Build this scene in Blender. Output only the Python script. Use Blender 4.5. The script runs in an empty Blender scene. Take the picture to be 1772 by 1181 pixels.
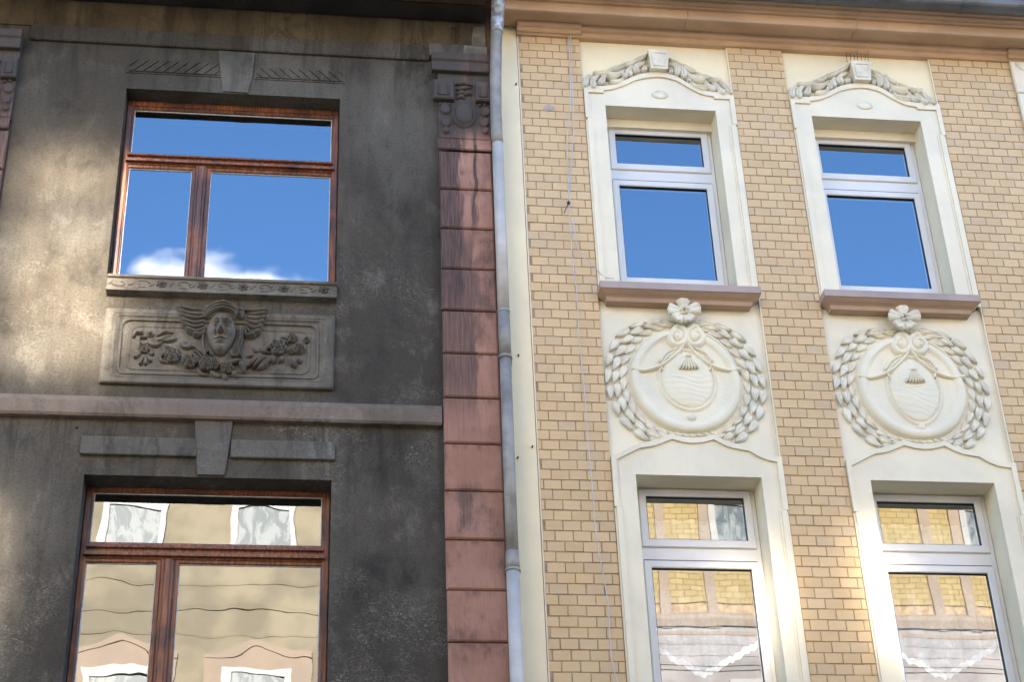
import bpy, bmesh, math, random
from mathutils import Vector, Matrix
import numpy as np

# ------------------------------------------------------------------ camera, sky, sun, exposure
sc = bpy.context.scene
COL = sc.collection
IW, IH = 1772.0, 1181.0
FPX = 2980.43
YAW, PITCH, ROLL = math.radians(8.2721), math.radians(31.4714), math.radians(-2.41203)
CAM = Vector((0.0, -10.0, 1.6))
_cy, _sy, _cp, _sp, _cr, _sr = math.cos(YAW), math.sin(YAW), math.cos(PITCH), math.sin(PITCH), math.cos(ROLL), math.sin(ROLL)
FWD = Vector((_sy * _cp, _cy * _cp, _sp))
_r = Vector((_cy, -_sy, 0.0)); _u = _r.cross(FWD)
RGT = _r * _cr + _u * _sr
UPV = _u * _cr - _r * _sr
cd = bpy.data.cameras.new("camera"); cam = bpy.data.objects.new("camera", cd); COL.objects.link(cam)
cam.matrix_world = Matrix(((RGT.x, UPV.x, -FWD.x, CAM.x), (RGT.y, UPV.y, -FWD.y, CAM.y), (RGT.z, UPV.z, -FWD.z, CAM.z), (0, 0, 0, 1)))
cd.sensor_fit = 'HORIZONTAL'; cd.sensor_width = 36.0; cd.lens = FPX / IW * 36.0
cd.clip_start = 0.1; cd.clip_end = 3000.0
sc.camera = cam

SUN_EL, SUN_AZ = math.radians(16.0), math.radians(-9.0)      # azimuth from +Y towards +X
world = bpy.data.worlds.new("World"); sc.world = world; world.use_nodes = True
wn = world.node_tree
sky = wn.nodes.new('ShaderNodeTexSky'); sky.sky_type = 'NISHITA'; sky.sun_disc = False
sky.sun_elevation = SUN_EL; sky.sun_rotation = SUN_AZ
sky.air_density = 1.0; sky.dust_density = 0.3; sky.ozone_density = 5.8
bg = wn.nodes['Background']; bg.inputs[1].default_value = 0.15
# fair-weather cumulus standing low over the roofs across the street
def wnode(op, a, b=None, c=None):
    x = wn.nodes.new('ShaderNodeMath'); x.operation = op
    for i, q in enumerate((a, b, c)):
        if q is None: continue
        if isinstance(q, (int, float)): x.inputs[i].default_value = q
        else: wn.links.new(q, x.inputs[i])
    return x.outputs[0]
wtc = wn.nodes.new('ShaderNodeTexCoord'); wsep = wn.nodes.new('ShaderNodeSeparateXYZ'); wn.links.new(wtc.outputs['Generated'], wsep.inputs[0])
wno = wn.nodes.new('ShaderNodeTexNoise'); wno.inputs['Scale'].default_value = 14.0; wno.inputs['Detail'].default_value = 5.0; wn.links.new(wtc.outputs['Generated'], wno.inputs['Vector'])
dist = None
for (az, el, wa, we) in ((-3.3, 30.7, 5.0, 3.6), (-38.0, 24.0, 10.0, 4.5), (44.0, 20.0, 9.0, 4.0), (95.0, 26.0, 12.0, 5.0), (-100.0, 30.0, 9.0, 4.0)):
    az_, el_ = math.radians(az), math.radians(el)
    d = Vector((math.sin(az_) * math.cos(el_), -math.cos(az_) * math.cos(el_), math.sin(el_)))
    e1 = Vector((math.cos(az_), math.sin(az_), 0.0)); e2 = e1.cross(d); e2 = e2 if e2.z > 0 else -e2
    def dotn(v):
        x = wn.nodes.new('ShaderNodeVectorMath'); x.operation = 'DOT_PRODUCT'; wn.links.new(wtc.outputs['Generated'], x.inputs[0]); x.inputs[1].default_value = v; return x.outputs['Value']
    p1 = wnode('DIVIDE', dotn(e1), math.radians(wa)); p2 = wnode('DIVIDE', dotn(e2), math.radians(we))
    # e2 is perpendicular to the cloud's direction, so p1, p2 vanish at its centre; reject the antipode
    r = wnode('SQRT', wnode('ADD', wnode('MULTIPLY', p1, p1), wnode('MULTIPLY', p2, p2)))
    r = wnode('ADD', r, wnode('MULTIPLY', wnode('LESS_THAN', dotn(d), 0.0), 50.0))
    dist = r if dist is None else wnode('MINIMUM', dist, r)
dist = wnode('ADD', dist, wnode('MULTIPLY', wnode('SUBTRACT', wno.outputs[0], 0.5), 0.8))
wmr = wn.nodes.new('ShaderNodeMapRange'); wmr.interpolation_type = 'SMOOTHSTEP'; wn.links.new(dist, wmr.inputs[0])
wmr.inputs[1].default_value = 1.05; wmr.inputs[2].default_value = 0.72; wmr.inputs[3].default_value = 0.0; wmr.inputs[4].default_value = 1.0
wmx = wn.nodes.new('ShaderNodeMix'); wmx.data_type = 'RGBA'; wn.links.new(wmr.outputs[0], wmx.inputs[0]); wn.links.new(sky.outputs[0], wmx.inputs[6]); wmx.inputs[7].default_value = (8.0, 8.1, 8.3, 1)
wn.links.new(wmx.outputs[2], bg.inputs[0])
sl = bpy.data.lights.new("sun", 'SUN'); sl.energy = 5.0; sl.angle = math.radians(0.53); sl.color = (1.0, 0.90, 0.75)
so = bpy.data.objects.new("sun", sl); COL.objects.link(so)
sdir = Vector((math.sin(SUN_AZ) * math.cos(SUN_EL), math.cos(SUN_AZ) * math.cos(SUN_EL), math.sin(SUN_EL)))
so.rotation_euler = (-sdir).to_track_quat('-Z', 'Y').to_euler()
so.location = sdir * 60
vs = sc.view_settings
vs.view_transform = 'Standard'; vs.look = 'None'; vs.gamma = 1.0; vs.use_curve_mapping = False
vs.exposure = 2.74
cy = sc.cycles
cy.use_denoising = True
try: cy.denoiser = 'OPENIMAGEDENOISE'
except Exception: pass
cy.max_bounces = 6; cy.diffuse_bounces = 3; cy.glossy_bounces = 3; cy.transparent_max_bounces = 6
cy.sample_clamp_indirect = 40.0; cy.blur_glossy = 0.0
cy.caustics_reflective = True
cy.use_adaptive_sampling = True; cy.adaptive_threshold = 0.02
cy.use_guiding = True; cy.guiding_training_samples = 24; cy.use_volume_guiding = False

random.seed(7)

# ------------------------------------------------------------------ helpers
def P(px, py, y=0.0):
    """measured photograph point -> (x, z) on the facade plane at depth y"""
    d = FWD * FPX + RGT * (px - IW / 2) + UPV * (IH / 2 - py)
    t = (y - CAM.y) / d.y
    return (CAM.x + d.x * t, CAM.z + d.z * t)

def Z(ox, oy, s, y=0.0):
    """the same, for points read off an enlarged detail with origin ox, oy and scale s"""
    return lambda a, b: P(ox + a * s, oy + b * s, y)

class MB:
    def __init__(self): self.v = []; self.f = []; self.sm = []
    def add(self, vs, fs, smooth=False):
        o = len(self.v); self.v += [tuple(p) for p in vs]
        for f in fs: self.f.append(tuple(i + o for i in f)); self.sm.append(smooth)
    def box(self, x0, x1, y0, y1, z0, z1):
        self.add([(x0, y0, z0), (x1, y0, z0), (x1, y1, z0), (x0, y1, z0), (x0, y0, z1), (x1, y0, z1), (x1, y1, z1), (x0, y1, z1)],
                 [(0, 1, 5, 4), (1, 2, 6, 5), (2, 3, 7, 6), (3, 0, 4, 7), (4, 5, 6, 7), (3, 2, 1, 0)])
    def bbox(self, x0, x1, y0, y1, z0, z1, b=0.006):
        """box whose front (low y) face has a chamfer of b"""
        v = [(x0 + b, y0, z0 + b), (x1 - b, y0, z0 + b), (x1 - b, y0, z1 - b), (x0 + b, y0, z1 - b),
             (x0, y0 + b, z0), (x1, y0 + b, z0), (x1, y0 + b, z1), (x0, y0 + b, z1),
             (x0, y1, z0), (x1, y1, z0), (x1, y1, z1), (x0, y1, z1)]
        f = [(0, 1, 2, 3)]
        for a in (0, 4):
            for k in range(4):
                n = (k + 1) % 4
                f.append((a + 4 + k, a + 4 + n, a + n, a + k))
        f.append((11, 10, 9, 8))
        self.add(v, f)
    def prism(self, poly, y0, y1):
        """polygon in (x, z) extruded from front y0 to back y1"""
        n = len(poly)
        area = sum(poly[i][0] * poly[(i + 1) % n][1] - poly[(i + 1) % n][0] * poly[i][1] for i in range(n))
        if area < 0: poly = poly[::-1]
        v = [(x, y0, z) for x, z in poly] + [(x, y1, z) for x, z in poly]
        f = [tuple(range(n)), tuple(range(2 * n - 1, n - 1, -1))]
        for i in range(n):
            j = (i + 1) % n
            f.append((i + n, j + n, j, i))
        self.add(v, f)
    def strip(self, a, b, y0, y1):
        """band between two polylines of the same length, extruded y0..y1"""
        for i in range(len(a) - 1):
            self.prism([a[i], a[i + 1], b[i + 1], b[i]], y0, y1)
    def ring(self, x0, x1, z0, z1, w, y0, y1, b=0.004):
        """rectangular frame with mitred chamfered face; w = member width (or l, r, bottom, top)"""
        l, r, bt, tp = (w, w, w, w) if not isinstance(w, tuple) else w
        prof = [(0, y1), (0, y0 + b), (b, y0), (1 - b, y0), (1, y0 + b), (1, y1)]
        rows = []
        for k, (t, y) in enumerate(prof):
            def off(m): return {0: 0, 1: 0, 2: b, 3: m - b, 4: m, 5: m}[k]
            rows.append([(x0 + off(l), y, z0 + off(bt)), (x1 - off(r), y, z0 + off(bt)), (x1 - off(r), y, z1 - off(tp)), (x0 + off(l), y, z1 - off(tp))])
        v = [p for r_ in rows for p in r_]; f = []
        for k in range(len(rows) - 1):
            for i in range(4):
                j = (i + 1) % 4
                f.append((k * 4 + i, k * 4 + j, (k + 1) * 4 + j, (k + 1) * 4 + i))
        self.add(v, f)
    def profile_x(self, prof, x0, x1, close=True):
        """profile [(y, z)...] extruded along x"""
        n = len(prof)
        v = [(x0, y, z) for y, z in prof] + [(x1, y, z) for y, z in prof]
        f = [(i, i + n, (i + 1) % n + n, (i + 1) % n) for i in range(n if close else n - 1)]
        if close: f += [tuple(range(n)), tuple(range(2 * n - 1, n - 1, -1))]
        self.add(v, f)
    def loft(self, rows, yb):
        """stack of rectangles [(z, x0, x1, yfront)] joined; open at the back"""
        v = []; f = []
        for z, x0, x1, yf in rows: v += [(x0, yb, z), (x0, yf, z), (x1, yf, z), (x1, yb, z)]
        for k in range(len(rows) - 1):
            for i in range(3): f.append((k * 4 + i, k * 4 + i + 1, k * 4 + i + 5, k * 4 + i + 4))
        n = (len(rows) - 1) * 4
        f += [(0, 3, 2, 1), (n, n + 1, n + 2, n + 3)]
        self.add(v, f)
    def blade(self, pts, w, h, y0, kind='leaf', groove=0.25, n=9, lift=0.0, curl=0.0, ex=2.4):
        """leaf, petal, feather or ridge following the (x, z) polyline pts, swelling out of plane y0 towards -y"""
        c = spline(pts, n); S = [-1, -0.6, -0.2, 0, 0.2, 0.6, 1]
        v = []; f = []; m = len(S)
        for i, (p, d) in enumerate(c):
            t = i / (len(c) - 1)
            if kind == 'leaf': ww = w * max(0.06, math.sin(math.pi * min(1, t ** 0.8)) ** 0.7)
            elif kind == 'tip': ww = w * (0.45 + 0.75 * t) * (1 if t < 0.72 else math.sqrt(max(0.02, 1 - ((t - 0.72) / 0.28) ** 2)))
            elif kind == 'oval': ww = w * max(0.05, math.sin(math.pi * min(1, 0.18 + 0.82 * t)) ** 1.05)
            elif kind == 'feather': ww = w * (0.7 + 0.3 * t) * (1 if t < 0.8 else math.sqrt(max(0.03, 1 - ((t - 0.8) / 0.2) ** 2)))
            elif kind == 'swell': ww = w * min(1.0, 0.12 + 3.2 * t)
            elif kind == 'taper': ww = w * (1.05 - 0.8 * t)
            else: ww = w
            hh = h * (0.35 + 0.65 * min(1, ww / max(w, 1e-6))) + lift * t
            nx, nz = -d[1], d[0]
            for s in S:
                g = (1 - abs(s) ** 6) * (0.5 + 0.5 * min(1.0, abs(s) / 0.6)) if ex < 0 else 1 - abs(s) ** ex
                gr = groove * math.exp(-(s / 0.22) ** 2)
                v.append((p[0] + nx * s * ww, y0 - hh * max(0.0, g - gr) - lift * t * 0.4 * (1 - s * s * 0.3) - curl * s, p[1] + nz * s * ww))
        for i in range(len(c) - 1):
            for k in range(m - 1):
                a = i * m + k
                f.append((a, a + 1, a + m + 1, a + m))
        # side skirts, into the ground behind
        o = len(v)
        for i in range(len(c)):
            for k in (0, m - 1):
                q = v[i * m + k]; v.append((q[0], y0 + 0.006, q[2]))
        for i in range(len(c) - 1):
            f.append((o + 2 * i, i * m, (i + 1) * m, o + 2 * i + 2))
            f.append((i * m + m - 1, o + 2 * i + 1, o + 2 * i + 3, (i + 1) * m + m - 1))
        f.append(tuple(range(0, m)) + (o + 1, o)); e = (len(c) - 1) * m
        f.append((o + 2 * len(c) - 2, o + 2 * len(c) - 1) + tuple(range(e + m - 1, e - 1, -1)))
        self.add(v, f, True)
    def dome(self, cx, cz, rx, rz, h, y0, seg=20, rings=5, prof=None, rot=0.0):
        v = [(cx, y0 - h * (prof(0) if prof else 1), cz)]; f = []
        cr_, sr_ = math.cos(rot), math.sin(rot)
        for k in range(1, rings + 1):
            r = k / rings
            hh = prof(r) if prof else math.sqrt(max(0, 1 - r * r))
            for s in range(seg):
                a = 2 * math.pi * s / seg
                ex, ez = rx * r * math.cos(a), rz * r * math.sin(a)
                v.append((cx + ex * cr_ - ez * sr_, y0 - h * hh + (0.004 if k == rings else 0), cz + ex * sr_ + ez * cr_))
        for s in range(seg): f.append((0, 1 + s, 1 + (s + 1) % seg))
        for k in range(1, rings):
            for s in range(seg):
                a = 1 + (k - 1) * seg + s; b = 1 + (k - 1) * seg + (s + 1) % seg
                f.append((a, a + seg, b + seg, b))
        self.add(v, f, True)
    def tube(self, pts, r, seg=10, cap=True):
        pts = [Vector(p) for p in pts]; rr = r if isinstance(r, (list, tuple)) else [r] * len(pts)
        v = []; f = []
        prev = None
        for i, p in enumerate(pts):
            d = (pts[min(i + 1, len(pts) - 1)] - pts[max(i - 1, 0)]).normalized()
            ref = Vector((1, 0, 0)) if abs(d.x) < 0.9 else Vector((0, 1, 0))
            a = (ref - d * ref.dot(d)).normalized(); b = d.cross(a)
            for s in range(seg):
                t = 2 * math.pi * s / seg
                v.append(p + (a * math.cos(t) + b * math.sin(t)) * rr[i])
        for i in range(len(pts) - 1):
            for s in range(seg):
                n = (s + 1) % seg
                f.append((i * seg + s, i * seg + n, (i + 1) * seg + n, (i + 1) * seg + s))
        self.add(v, f, True)
        if cap:
            o = len(self.v) - len(v)
            self.f.append(tuple(o + s for s in range(seg))[::-1]); self.sm.append(False)
            self.f.append(tuple(o + (len(pts) - 1) * seg + s for s in range(seg))); self.sm.append(False)
    def grid(self, fn, nu, nv, smooth=True):
        v = [fn(i / nu, j / nv) for j in range(nv + 1) for i in range(nu + 1)]
        f = [(j * (nu + 1) + i, j * (nu + 1) + i + 1, (j + 1) * (nu + 1) + i + 1, (j + 1) * (nu + 1) + i) for j in range(nv) for i in range(nu)]
        self.add(v, f, smooth)
    def mesh(self, name, m):
        me = bpy.data.meshes.new(name)
        me.from_pydata(self.v, [], self.f)
        me.polygons.foreach_set('use_smooth', self.sm)
        me.materials.append(m)
        bm = bmesh.new(); bm.from_mesh(me)
        bmesh.ops.recalc_face_normals(bm, faces=bm.faces)
        bm.to_mesh(me); bm.free()
        me.update()
        return me
    def build(self, name, m, parent=None):
        return link(name, self.mesh(name, m), parent)

def link(name, me, parent=None):
    o = bpy.data.objects.new(name, me); COL.objects.link(o)
    if parent is not None:
        o.parent = parent
        if parent.get('_loc'):
            pass
    return o

def spline(pts, n):
    """Catmull-Rom samples with unit tangents"""
    if len(pts) == 2:
        pts = [pts[0], ((pts[0][0] + pts[1][0]) / 2, (pts[0][1] + pts[1][1]) / 2), pts[1]]
    q = [(2 * pts[0][0] - pts[1][0], 2 * pts[0][1] - pts[1][1])] + list(pts) + [(2 * pts[-1][0] - pts[-2][0], 2 * pts[-1][1] - pts[-2][1])]
    m = len(pts) - 1; out = []
    for k in range(n + 1):
        t = k / n * m; i = min(int(t), m - 1); t -= i
        a, b, c, d = q[i], q[i + 1], q[i + 2], q[i + 3]
        p = []; g = []
        for e in (0, 1):
            p.append(0.5 * (2 * b[e] + (c[e] - a[e]) * t + (2 * a[e] - 5 * b[e] + 4 * c[e] - d[e]) * t * t + (3 * b[e] - a[e] - 3 * c[e] + d[e]) * t ** 3))
            g.append(0.5 * ((c[e] - a[e]) + 2 * (2 * a[e] - 5 * b[e] + 4 * c[e] - d[e]) * t + 3 * (3 * b[e] - a[e] - 3 * c[e] + d[e]) * t * t))
        l = math.hypot(*g) or 1
        out.append((tuple(p), (g[0] / l, g[1] / l)))
    return out

def curve_pts(pts, n): return [p for p, d in spline(pts, n)]

def thing(name, label, cat, loc=(0, 0, 0), group=None):
    o = bpy.data.objects.new(name, None); COL.objects.link(o); o.empty_display_size = 0.3
    o['label'] = label; o['category'] = cat
    if group: o['group'] = group
    return o
def tag(o, label, cat, group=None):
    o['label'] = label; o['category'] = cat
    if group: o['group'] = group
    return o
def structure(o): o['kind'] = 'structure'; return o

# ------------------------------------------------------------------ materials
class NT:
    def __init__(self, name):
        self.m = bpy.data.materials.new(name); self.m.use_nodes = True
        self.t = self.m.node_tree; self.b = self.t.nodes['Principled BSDF']
        self.out = self.t.nodes['Material Output']
        self.pos = self.t.nodes.new('ShaderNodeNewGeometry').outputs['Position']
    def n(self, typ, **kw):
        x = self.t.nodes.new(typ)
        for k, v in kw.items(): setattr(x, k, v)
        return x
    def l(self, a, b): self.t.links.new(a, b)
    def mapped(self, scale=(1, 1, 1), loc=(0, 0, 0), src=None):
        mp = self.n('ShaderNodeMapping'); mp.inputs['Scale'].default_value = scale; mp.inputs['Location'].default_value = loc
        self.l(src or self.pos, mp.inputs['Vector']); return mp.outputs[0]
    def noise(self, scale, detail=4, rough=0.55, vec=None, dist=0.0):
        x = self.n('ShaderNodeTexNoise'); x.inputs['Scale'].default_value = scale; x.inputs['Detail'].default_value = detail
        x.inputs['Roughness'].default_value = rough; x.inputs['Distortion'].default_value = dist
        self.l(vec or self.pos, x.inputs['Vector']); return x.outputs[0]
    def ramp(self, fac, a, b, c0=0.0, c1=1.0, smooth=True):
        x = self.n('ShaderNodeMapRange'); x.interpolation_type = 'SMOOTHSTEP' if smooth else 'LINEAR'
        x.inputs[1].default_value = a; x.inputs[2].default_value = b; x.inputs[3].default_value = c0; x.inputs[4].default_value = c1
        self.l(fac, x.inputs[0]); return x.outputs[0]
    def math(self, op, a, b=None):
        x = self.n('ShaderNodeMath', operation=op)
        for i, q in enumerate((a, b)):
            if q is None: continue
            if isinstance(q, (int, float)): x.inputs[i].default_value = q
            else: self.l(q, x.inputs[i])
        return x.outputs[0]
    def xyz(self):
        x = self.n('ShaderNodeSeparateXYZ'); self.l(self.pos, x.inputs[0]); return x.outputs
    def mix(self, fac, a, b, mode='MIX'):
        x = self.n('ShaderNodeMix', data_type='RGBA', blend_type=mode)
        if isinstance(fac, (int, float)): x.inputs[0].default_value = fac
        else: self.l(fac, x.inputs[0])
        for i, q in ((6, a), (7, b)):
            if isinstance(q, tuple): x.inputs[i].default_value = (*q, 1)
            else: self.l(q, x.inputs[i])
        return x.outputs[2]
    def col(self, c): 
        if isinstance(c, tuple): self.b.inputs['Base Color'].default_value = (*c, 1)
        else: self.l(c, self.b.inputs['Base Color'])
    def rough(self, r):
        if isinstance(r, (int, float)): self.b.inputs['Roughness'].default_value = r
        else: self.l(r, self.b.inputs['Roughness'])
    def bump(self, h, strength=0.3, dist=0.01):
        x = self.n('ShaderNodeBump'); x.inputs['Strength'].default_value = strength; x.inputs['Distance'].default_value = dist
        self.l(h, x.inputs['Height']); self.l(x.outputs[0], self.b.inputs['Normal'])

def simple(name, c, rough=0.6, var=0.25, scale=6.0, fine=90.0, bump=0.15, metal=0.0, spec=0.5, streak=0.0, streak_col=(0.1, 0.09, 0.07), bdist=0.004):
    q = NT(name)
    n1 = q.noise(scale, 5); n2 = q.noise(fine, 3)
    dark = tuple(x * (1 - var) for x in c); light = tuple(min(0.95, x * (1 + var * 0.5)) for x in c)
    base = q.mix(q.ramp(n1, 0.35, 0.65), dark, light)
    base = q.mix(q.ramp(n2, 0.3, 0.7, 0, 0.35 * var + 0.02), base, dark)
    if streak > 0:
        sv = q.noise(1.0, 4, 0.6, q.mapped((26, 26, 1.6)))
        sv2 = q.noise(2.3, 3)
        base = q.mix(q.math('MULTIPLY', q.ramp(sv, 0.52, 0.75, 0, streak), q.ramp(sv2, 0.4, 0.65)), base, streak_col)
    q.col(base); q.rough(q.ramp(n1, 0.3, 0.7, rough * 0.9, min(1, rough * 1.1)))
    q.b.inputs['Metallic'].default_value = metal
    q.b.inputs['Specular IOR Level'].default_value = spec
    if bump: q.bump(q.math('ADD', n2, q.math('MULTIPLY', n1, 0.6)), bump, bdist)
    return q.m

M = {}
def stucco(name, dark, light, tint, tintamt=0.5, wear=1.0, grain=1.0):
    q = NT(name)
    x, y, z = q.xyz()
    big = q.noise(0.95, 4, 0.55, q.mapped((1, 1, 0.6), (3.1, 0, 1.7)))
    mot = q.noise(3.0, 9, 0.74, q.mapped((1.0, 1, 0.7)), 0.25)
    fine = q.noise(60.0, 4, 0.7)
    spk = q.noise(170.0, 2, 0.6)
    col = q.mix(q.ramp(big, 0.40, 0.60), dark, light)
    col = q.mix(q.ramp(q.noise(0.8, 3, 0.5, q.mapped((1, 1, 1), (9, 2, 4))), 0.45, 0.62, 0, tintamt), col, tint)
    soot = tuple(c * 0.42 for c in dark); pale = tuple(min(0.8, c * 2.1 + 0.02) for c in light)
    col = q.mix(q.ramp(mot, 0.50, 0.70, 0, 0.75), col, soot)
    col = q.mix(q.math('MULTIPLY', q.ramp(mot, 0.48, 0.32, 0, 0.34 * wear), q.ramp(z, 9.6, 8.0, 0.45, 1.0)), col, pale)
    # worn, brushed-looking render on the lower storey
    low = q.ramp(z, 9.0, 7.4)
    scr = q.noise(1.0, 6, 0.8, q.mapped((20, 20, 34)), 2.6)
    m = q.math('MULTIPLY', q.math('MULTIPLY', q.ramp(scr, 0.47, 0.66), q.ramp(q.noise(1.5, 5, 0.65, q.mapped((1, 1, 1.3), (5, 1, 8))), 0.45, 0.66)), q.math('MULTIPLY', low, 0.95 * wear))
    col = q.mix(m, col, pale)
    col = q.mix(q.ramp(fine, 0.45, 0.72, 0, 0.38 * grain), col, soot)
    col = q.mix(q.ramp(spk, 0.58, 0.82, 0, 0.28 * grain), col, pale)
    # run-off below the eaves, the sill and the string course
    st = q.noise(1.0, 6, 0.7, q.mapped((8, 8, 0.8)), 0.7)
    run = q.math('MAXIMUM', q.ramp(z, 9.6, 10.3), q.math('MAXIMUM', q.math('MULTIPLY', q.math('MULTIPLY', q.ramp(z, 7.3, 8.0), q.ramp(z, 8.06, 8.04)), q.math('MULTIPLY', q.ramp(x, -1.42, -1.2), q.ramp(x, 0.36, 0.16))), q.math('MULTIPLY', q.ramp(z, 6.5, 7.09), q.ramp(z, 7.10, 7.08))))
    col = q.mix(q.math('MULTIPLY', q.ramp(st, 0.46, 0.66), q.math('ADD', q.math('MULTIPLY', run, 0.5), 0.2)), col, soot)
    q.col(col); q.rough(0.92); q.b.inputs['Specular IOR Level'].default_value = 0.25
    q.bump(q.math('ADD', q.math('MULTIPLY', spk, 0.5), q.math('ADD', fine, q.math('MULTIPLY', mot, 2.0))), 0.5, 0.006)
    return q.m
M['stucco'] = stucco('dark_stucco', (0.058, 0.048, 0.036), (0.104, 0.090, 0.070), (0.075, 0.057, 0.037), 0.5, 1.15, 1.35)
M['frieze'] = stucco('frieze_stucco', (0.070, 0.053, 0.032), (0.115, 0.090, 0.055), (0.12, 0.085, 0.030), 0.9)
M['relief'] = stucco('relief_stucco', (0.098, 0.084, 0.064), (0.175, 0.152, 0.118), (0.16, 0.13, 0.10), 0.5, 0.7, 0.6)
M['band'] = stucco('pink_band', (0.150, 0.115, 0.088), (0.215, 0.165, 0.128), (0.18, 0.135, 0.10), 0.5, 0.5, 0.5)
M['keystone'] = stucco('keystone_stucco', (0.085, 0.076, 0.062), (0.135, 0.120, 0.098), (0.12, 0.10, 0.075), 0.5, 0.6, 0.8)

def sandstone():
    q = NT('red_sandstone')
    x, y, z = q.xyz()
    oi = q.n('ShaderNodeObjectInfo').outputs['Random']
    base = q.mix(q.ramp(q.noise(4, 5, 0.6), 0.3, 0.7), (0.30, 0.15, 0.098), (0.40, 0.21, 0.148))
    base = q.mix(q.ramp(oi, 0, 1, 0, 0.35, False), base, (0.33, 0.17, 0.13))
    chis = q.noise(1.0, 5, 0.7, q.mapped((120, 120, 5)))
    base = q.mix(q.ramp(chis, 0.5, 0.72, 0, 0.5), base, (0.17, 0.085, 0.065))
    # soot: a broad run-off stain on the left half of the upper shaft, a narrow one in the middle, scattered patches
    edge = q.math('ADD', x, q.math('MULTIPLY', q.math('SUBTRACT', q.noise(1.0, 4, 0.6, q.mapped((9, 9, 1.5))), 0.5), 0.22))
    zmid = q.math('SUBTRACT', z, 7.4)
    lim = q.math('ADD', 1.10, q.math('MULTIPLY', zmid, -0.004))
    left = q.ramp(q.math('SUBTRACT', edge, lim), 0.015, 0.055, 1, 0)
    high = q.ramp(z, 7.0, 8.2)
    nar = q.math('MULTIPLY', q.ramp(q.math('ABSOLUTE', q.math('SUBTRACT', edge, 1.215)), 0.01, 0.035, 1, 0), q.ramp(z, 8.3, 8.9))
    wide = q.math('MULTIPLY', q.ramp(q.math('SUBTRACT', edge, 1.2), 0.0, 0.02, 1, 0), q.math('MULTIPLY', q.ramp(z, 6.9, 7.5), q.ramp(z, 8.9, 8.4)))
    topd = q.ramp(z, 9.42, 9.62)
    chs = q.ramp(chis, 0.3, 0.6, 0.65, 1.0)
    soot = q.math('MAXIMUM', q.math('MULTIPLY', left, high), q.math('MAXIMUM', nar, q.math('MULTIPLY', wide, 0.8)))
    pat = q.math('MULTIPLY', q.ramp(q.noise(3.2, 5, 0.65, q.mapped((1, 1, 0.6), (2, 0, 5))), 0.49, 0.68), 0.8)
    fr_ = q.math('FRACT', q.math('DIVIDE', q.math('SUBTRACT', z, 9.368 - 0.3463 * 15), 0.3463))
    drip = q.math('MULTIPLY', q.ramp(fr_, 0.80, 0.98), q.ramp(q.noise(1.0, 4, 0.65, q.mapped((16, 16, 3), (4, 0, 1))), 0.42, 0.66, 0, 0.75))
    pat = q.math('MAXIMUM', pat, drip)
    soot = q.math('MULTIPLY', q.math('MAXIMUM', soot, pat), chs)
    base = q.mix(q.math('MULTIPLY', soot, 0.92), base, (0.050, 0.038, 0.036))
    base = q.mix(q.math('MULTIPLY', topd, q.ramp(q.noise(2.6, 4, 0.6, q.mapped((1, 1, 0.5))), 0.42, 0.62, 0.97, 0.45)), base, (0.068, 0.058, 0.050))
    spk = q.noise(150, 2, 0.6)
    base = q.mix(q.ramp(spk, 0.58, 0.8, 0, 0.4), base, (0.10, 0.055, 0.045))
    q.col(base); q.rough(0.88); q.b.inputs['Specular IOR Level'].default_value = 0.25
    q.bump(q.math('ADD', chis, q.math('MULTIPLY', spk, 0.4)), 0.35, 0.006)
    return q.m
M['sandstone'] = sandstone()

def brickmat():
    q = NT('yellow_brick')
    oi = q.n('ShaderNodeObjectInfo').outputs['Random']
    cell = q.noise(5.5, 2, 0.5, q.mapped((1, 1, 1.8)))
    pick = q.n('ShaderNodeAttribute', attribute_name='tone'); pick.attribute_type = 'GEOMETRY'
    tone = q.math('FRACT', q.math('ADD', oi, pick.outputs['Fac']))
    base = q.mix(q.ramp(tone, 0.05, 0.95, 0, 1, False), (0.585, 0.385, 0.188), (0.65, 0.44, 0.222))
    base = q.mix(q.ramp(q.math('FRACT', q.math('MULTIPLY', tone, 7.3)), 0.8, 0.95, 0, 0.5), base, (0.50, 0.36, 0.22))
    base = q.mix(q.ramp(cell, 0.35, 0.7, 0, 0.35), base, (0.66, 0.46, 0.24))
    spk = q.noise(60, 4, 0.6)
    base = q.mix(q.ramp(spk, 0.5, 0.75, 0, 0.25), base, (0.38, 0.25, 0.11))
    sm = q.noise(2.0, 5, 0.6)
    base = q.mix(q.ramp(sm, 0.5, 0.75, 0, 0.25), base, (0.40, 0.30, 0.19))
    q.col(base); q.rough(q.ramp(spk, 0.3, 0.7, 0.42, 0.6)); q.b.inputs['Specular IOR Level'].default_value = 0.4
    q.bump(spk, 0.2, 0.002)
    return q.m
M['brick'] = brickmat()
M['mortar'] = simple('mortar', (0.39, 0.275, 0.16), 0.9, 0.35, 8, 120, 0.3)
M['cream'] = simple('cream_paint', (0.79, 0.68, 0.48), 0.6, 0.08, 2.2, 60, 0.10, streak=0.22, streak_col=(0.55, 0.5, 0.38))
M['yellowcream'] = simple('yellow_cream_paint', (0.82, 0.68, 0.43), 0.65, 0.07, 1.8, 60, 0.08, streak=0.12, streak_col=(0.6, 0.5, 0.3))
M['panel'] = simple('panel_paint', (0.79, 0.69, 0.49), 0.6, 0.08, 2.0, 70, 0.12, streak=0.2, streak_col=(0.6, 0.53, 0.40))
M['ornament'] = simple('ornament_paint', (0.74, 0.655, 0.485), 0.65, 0.16, 9.0, 110, 0.25, streak=0.1, streak_col=(0.4, 0.33, 0.22))
M['sill'] = simple('sill_paint', (0.43, 0.28, 0.18), 0.5, 0.12, 3, 80, 0.08)
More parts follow.
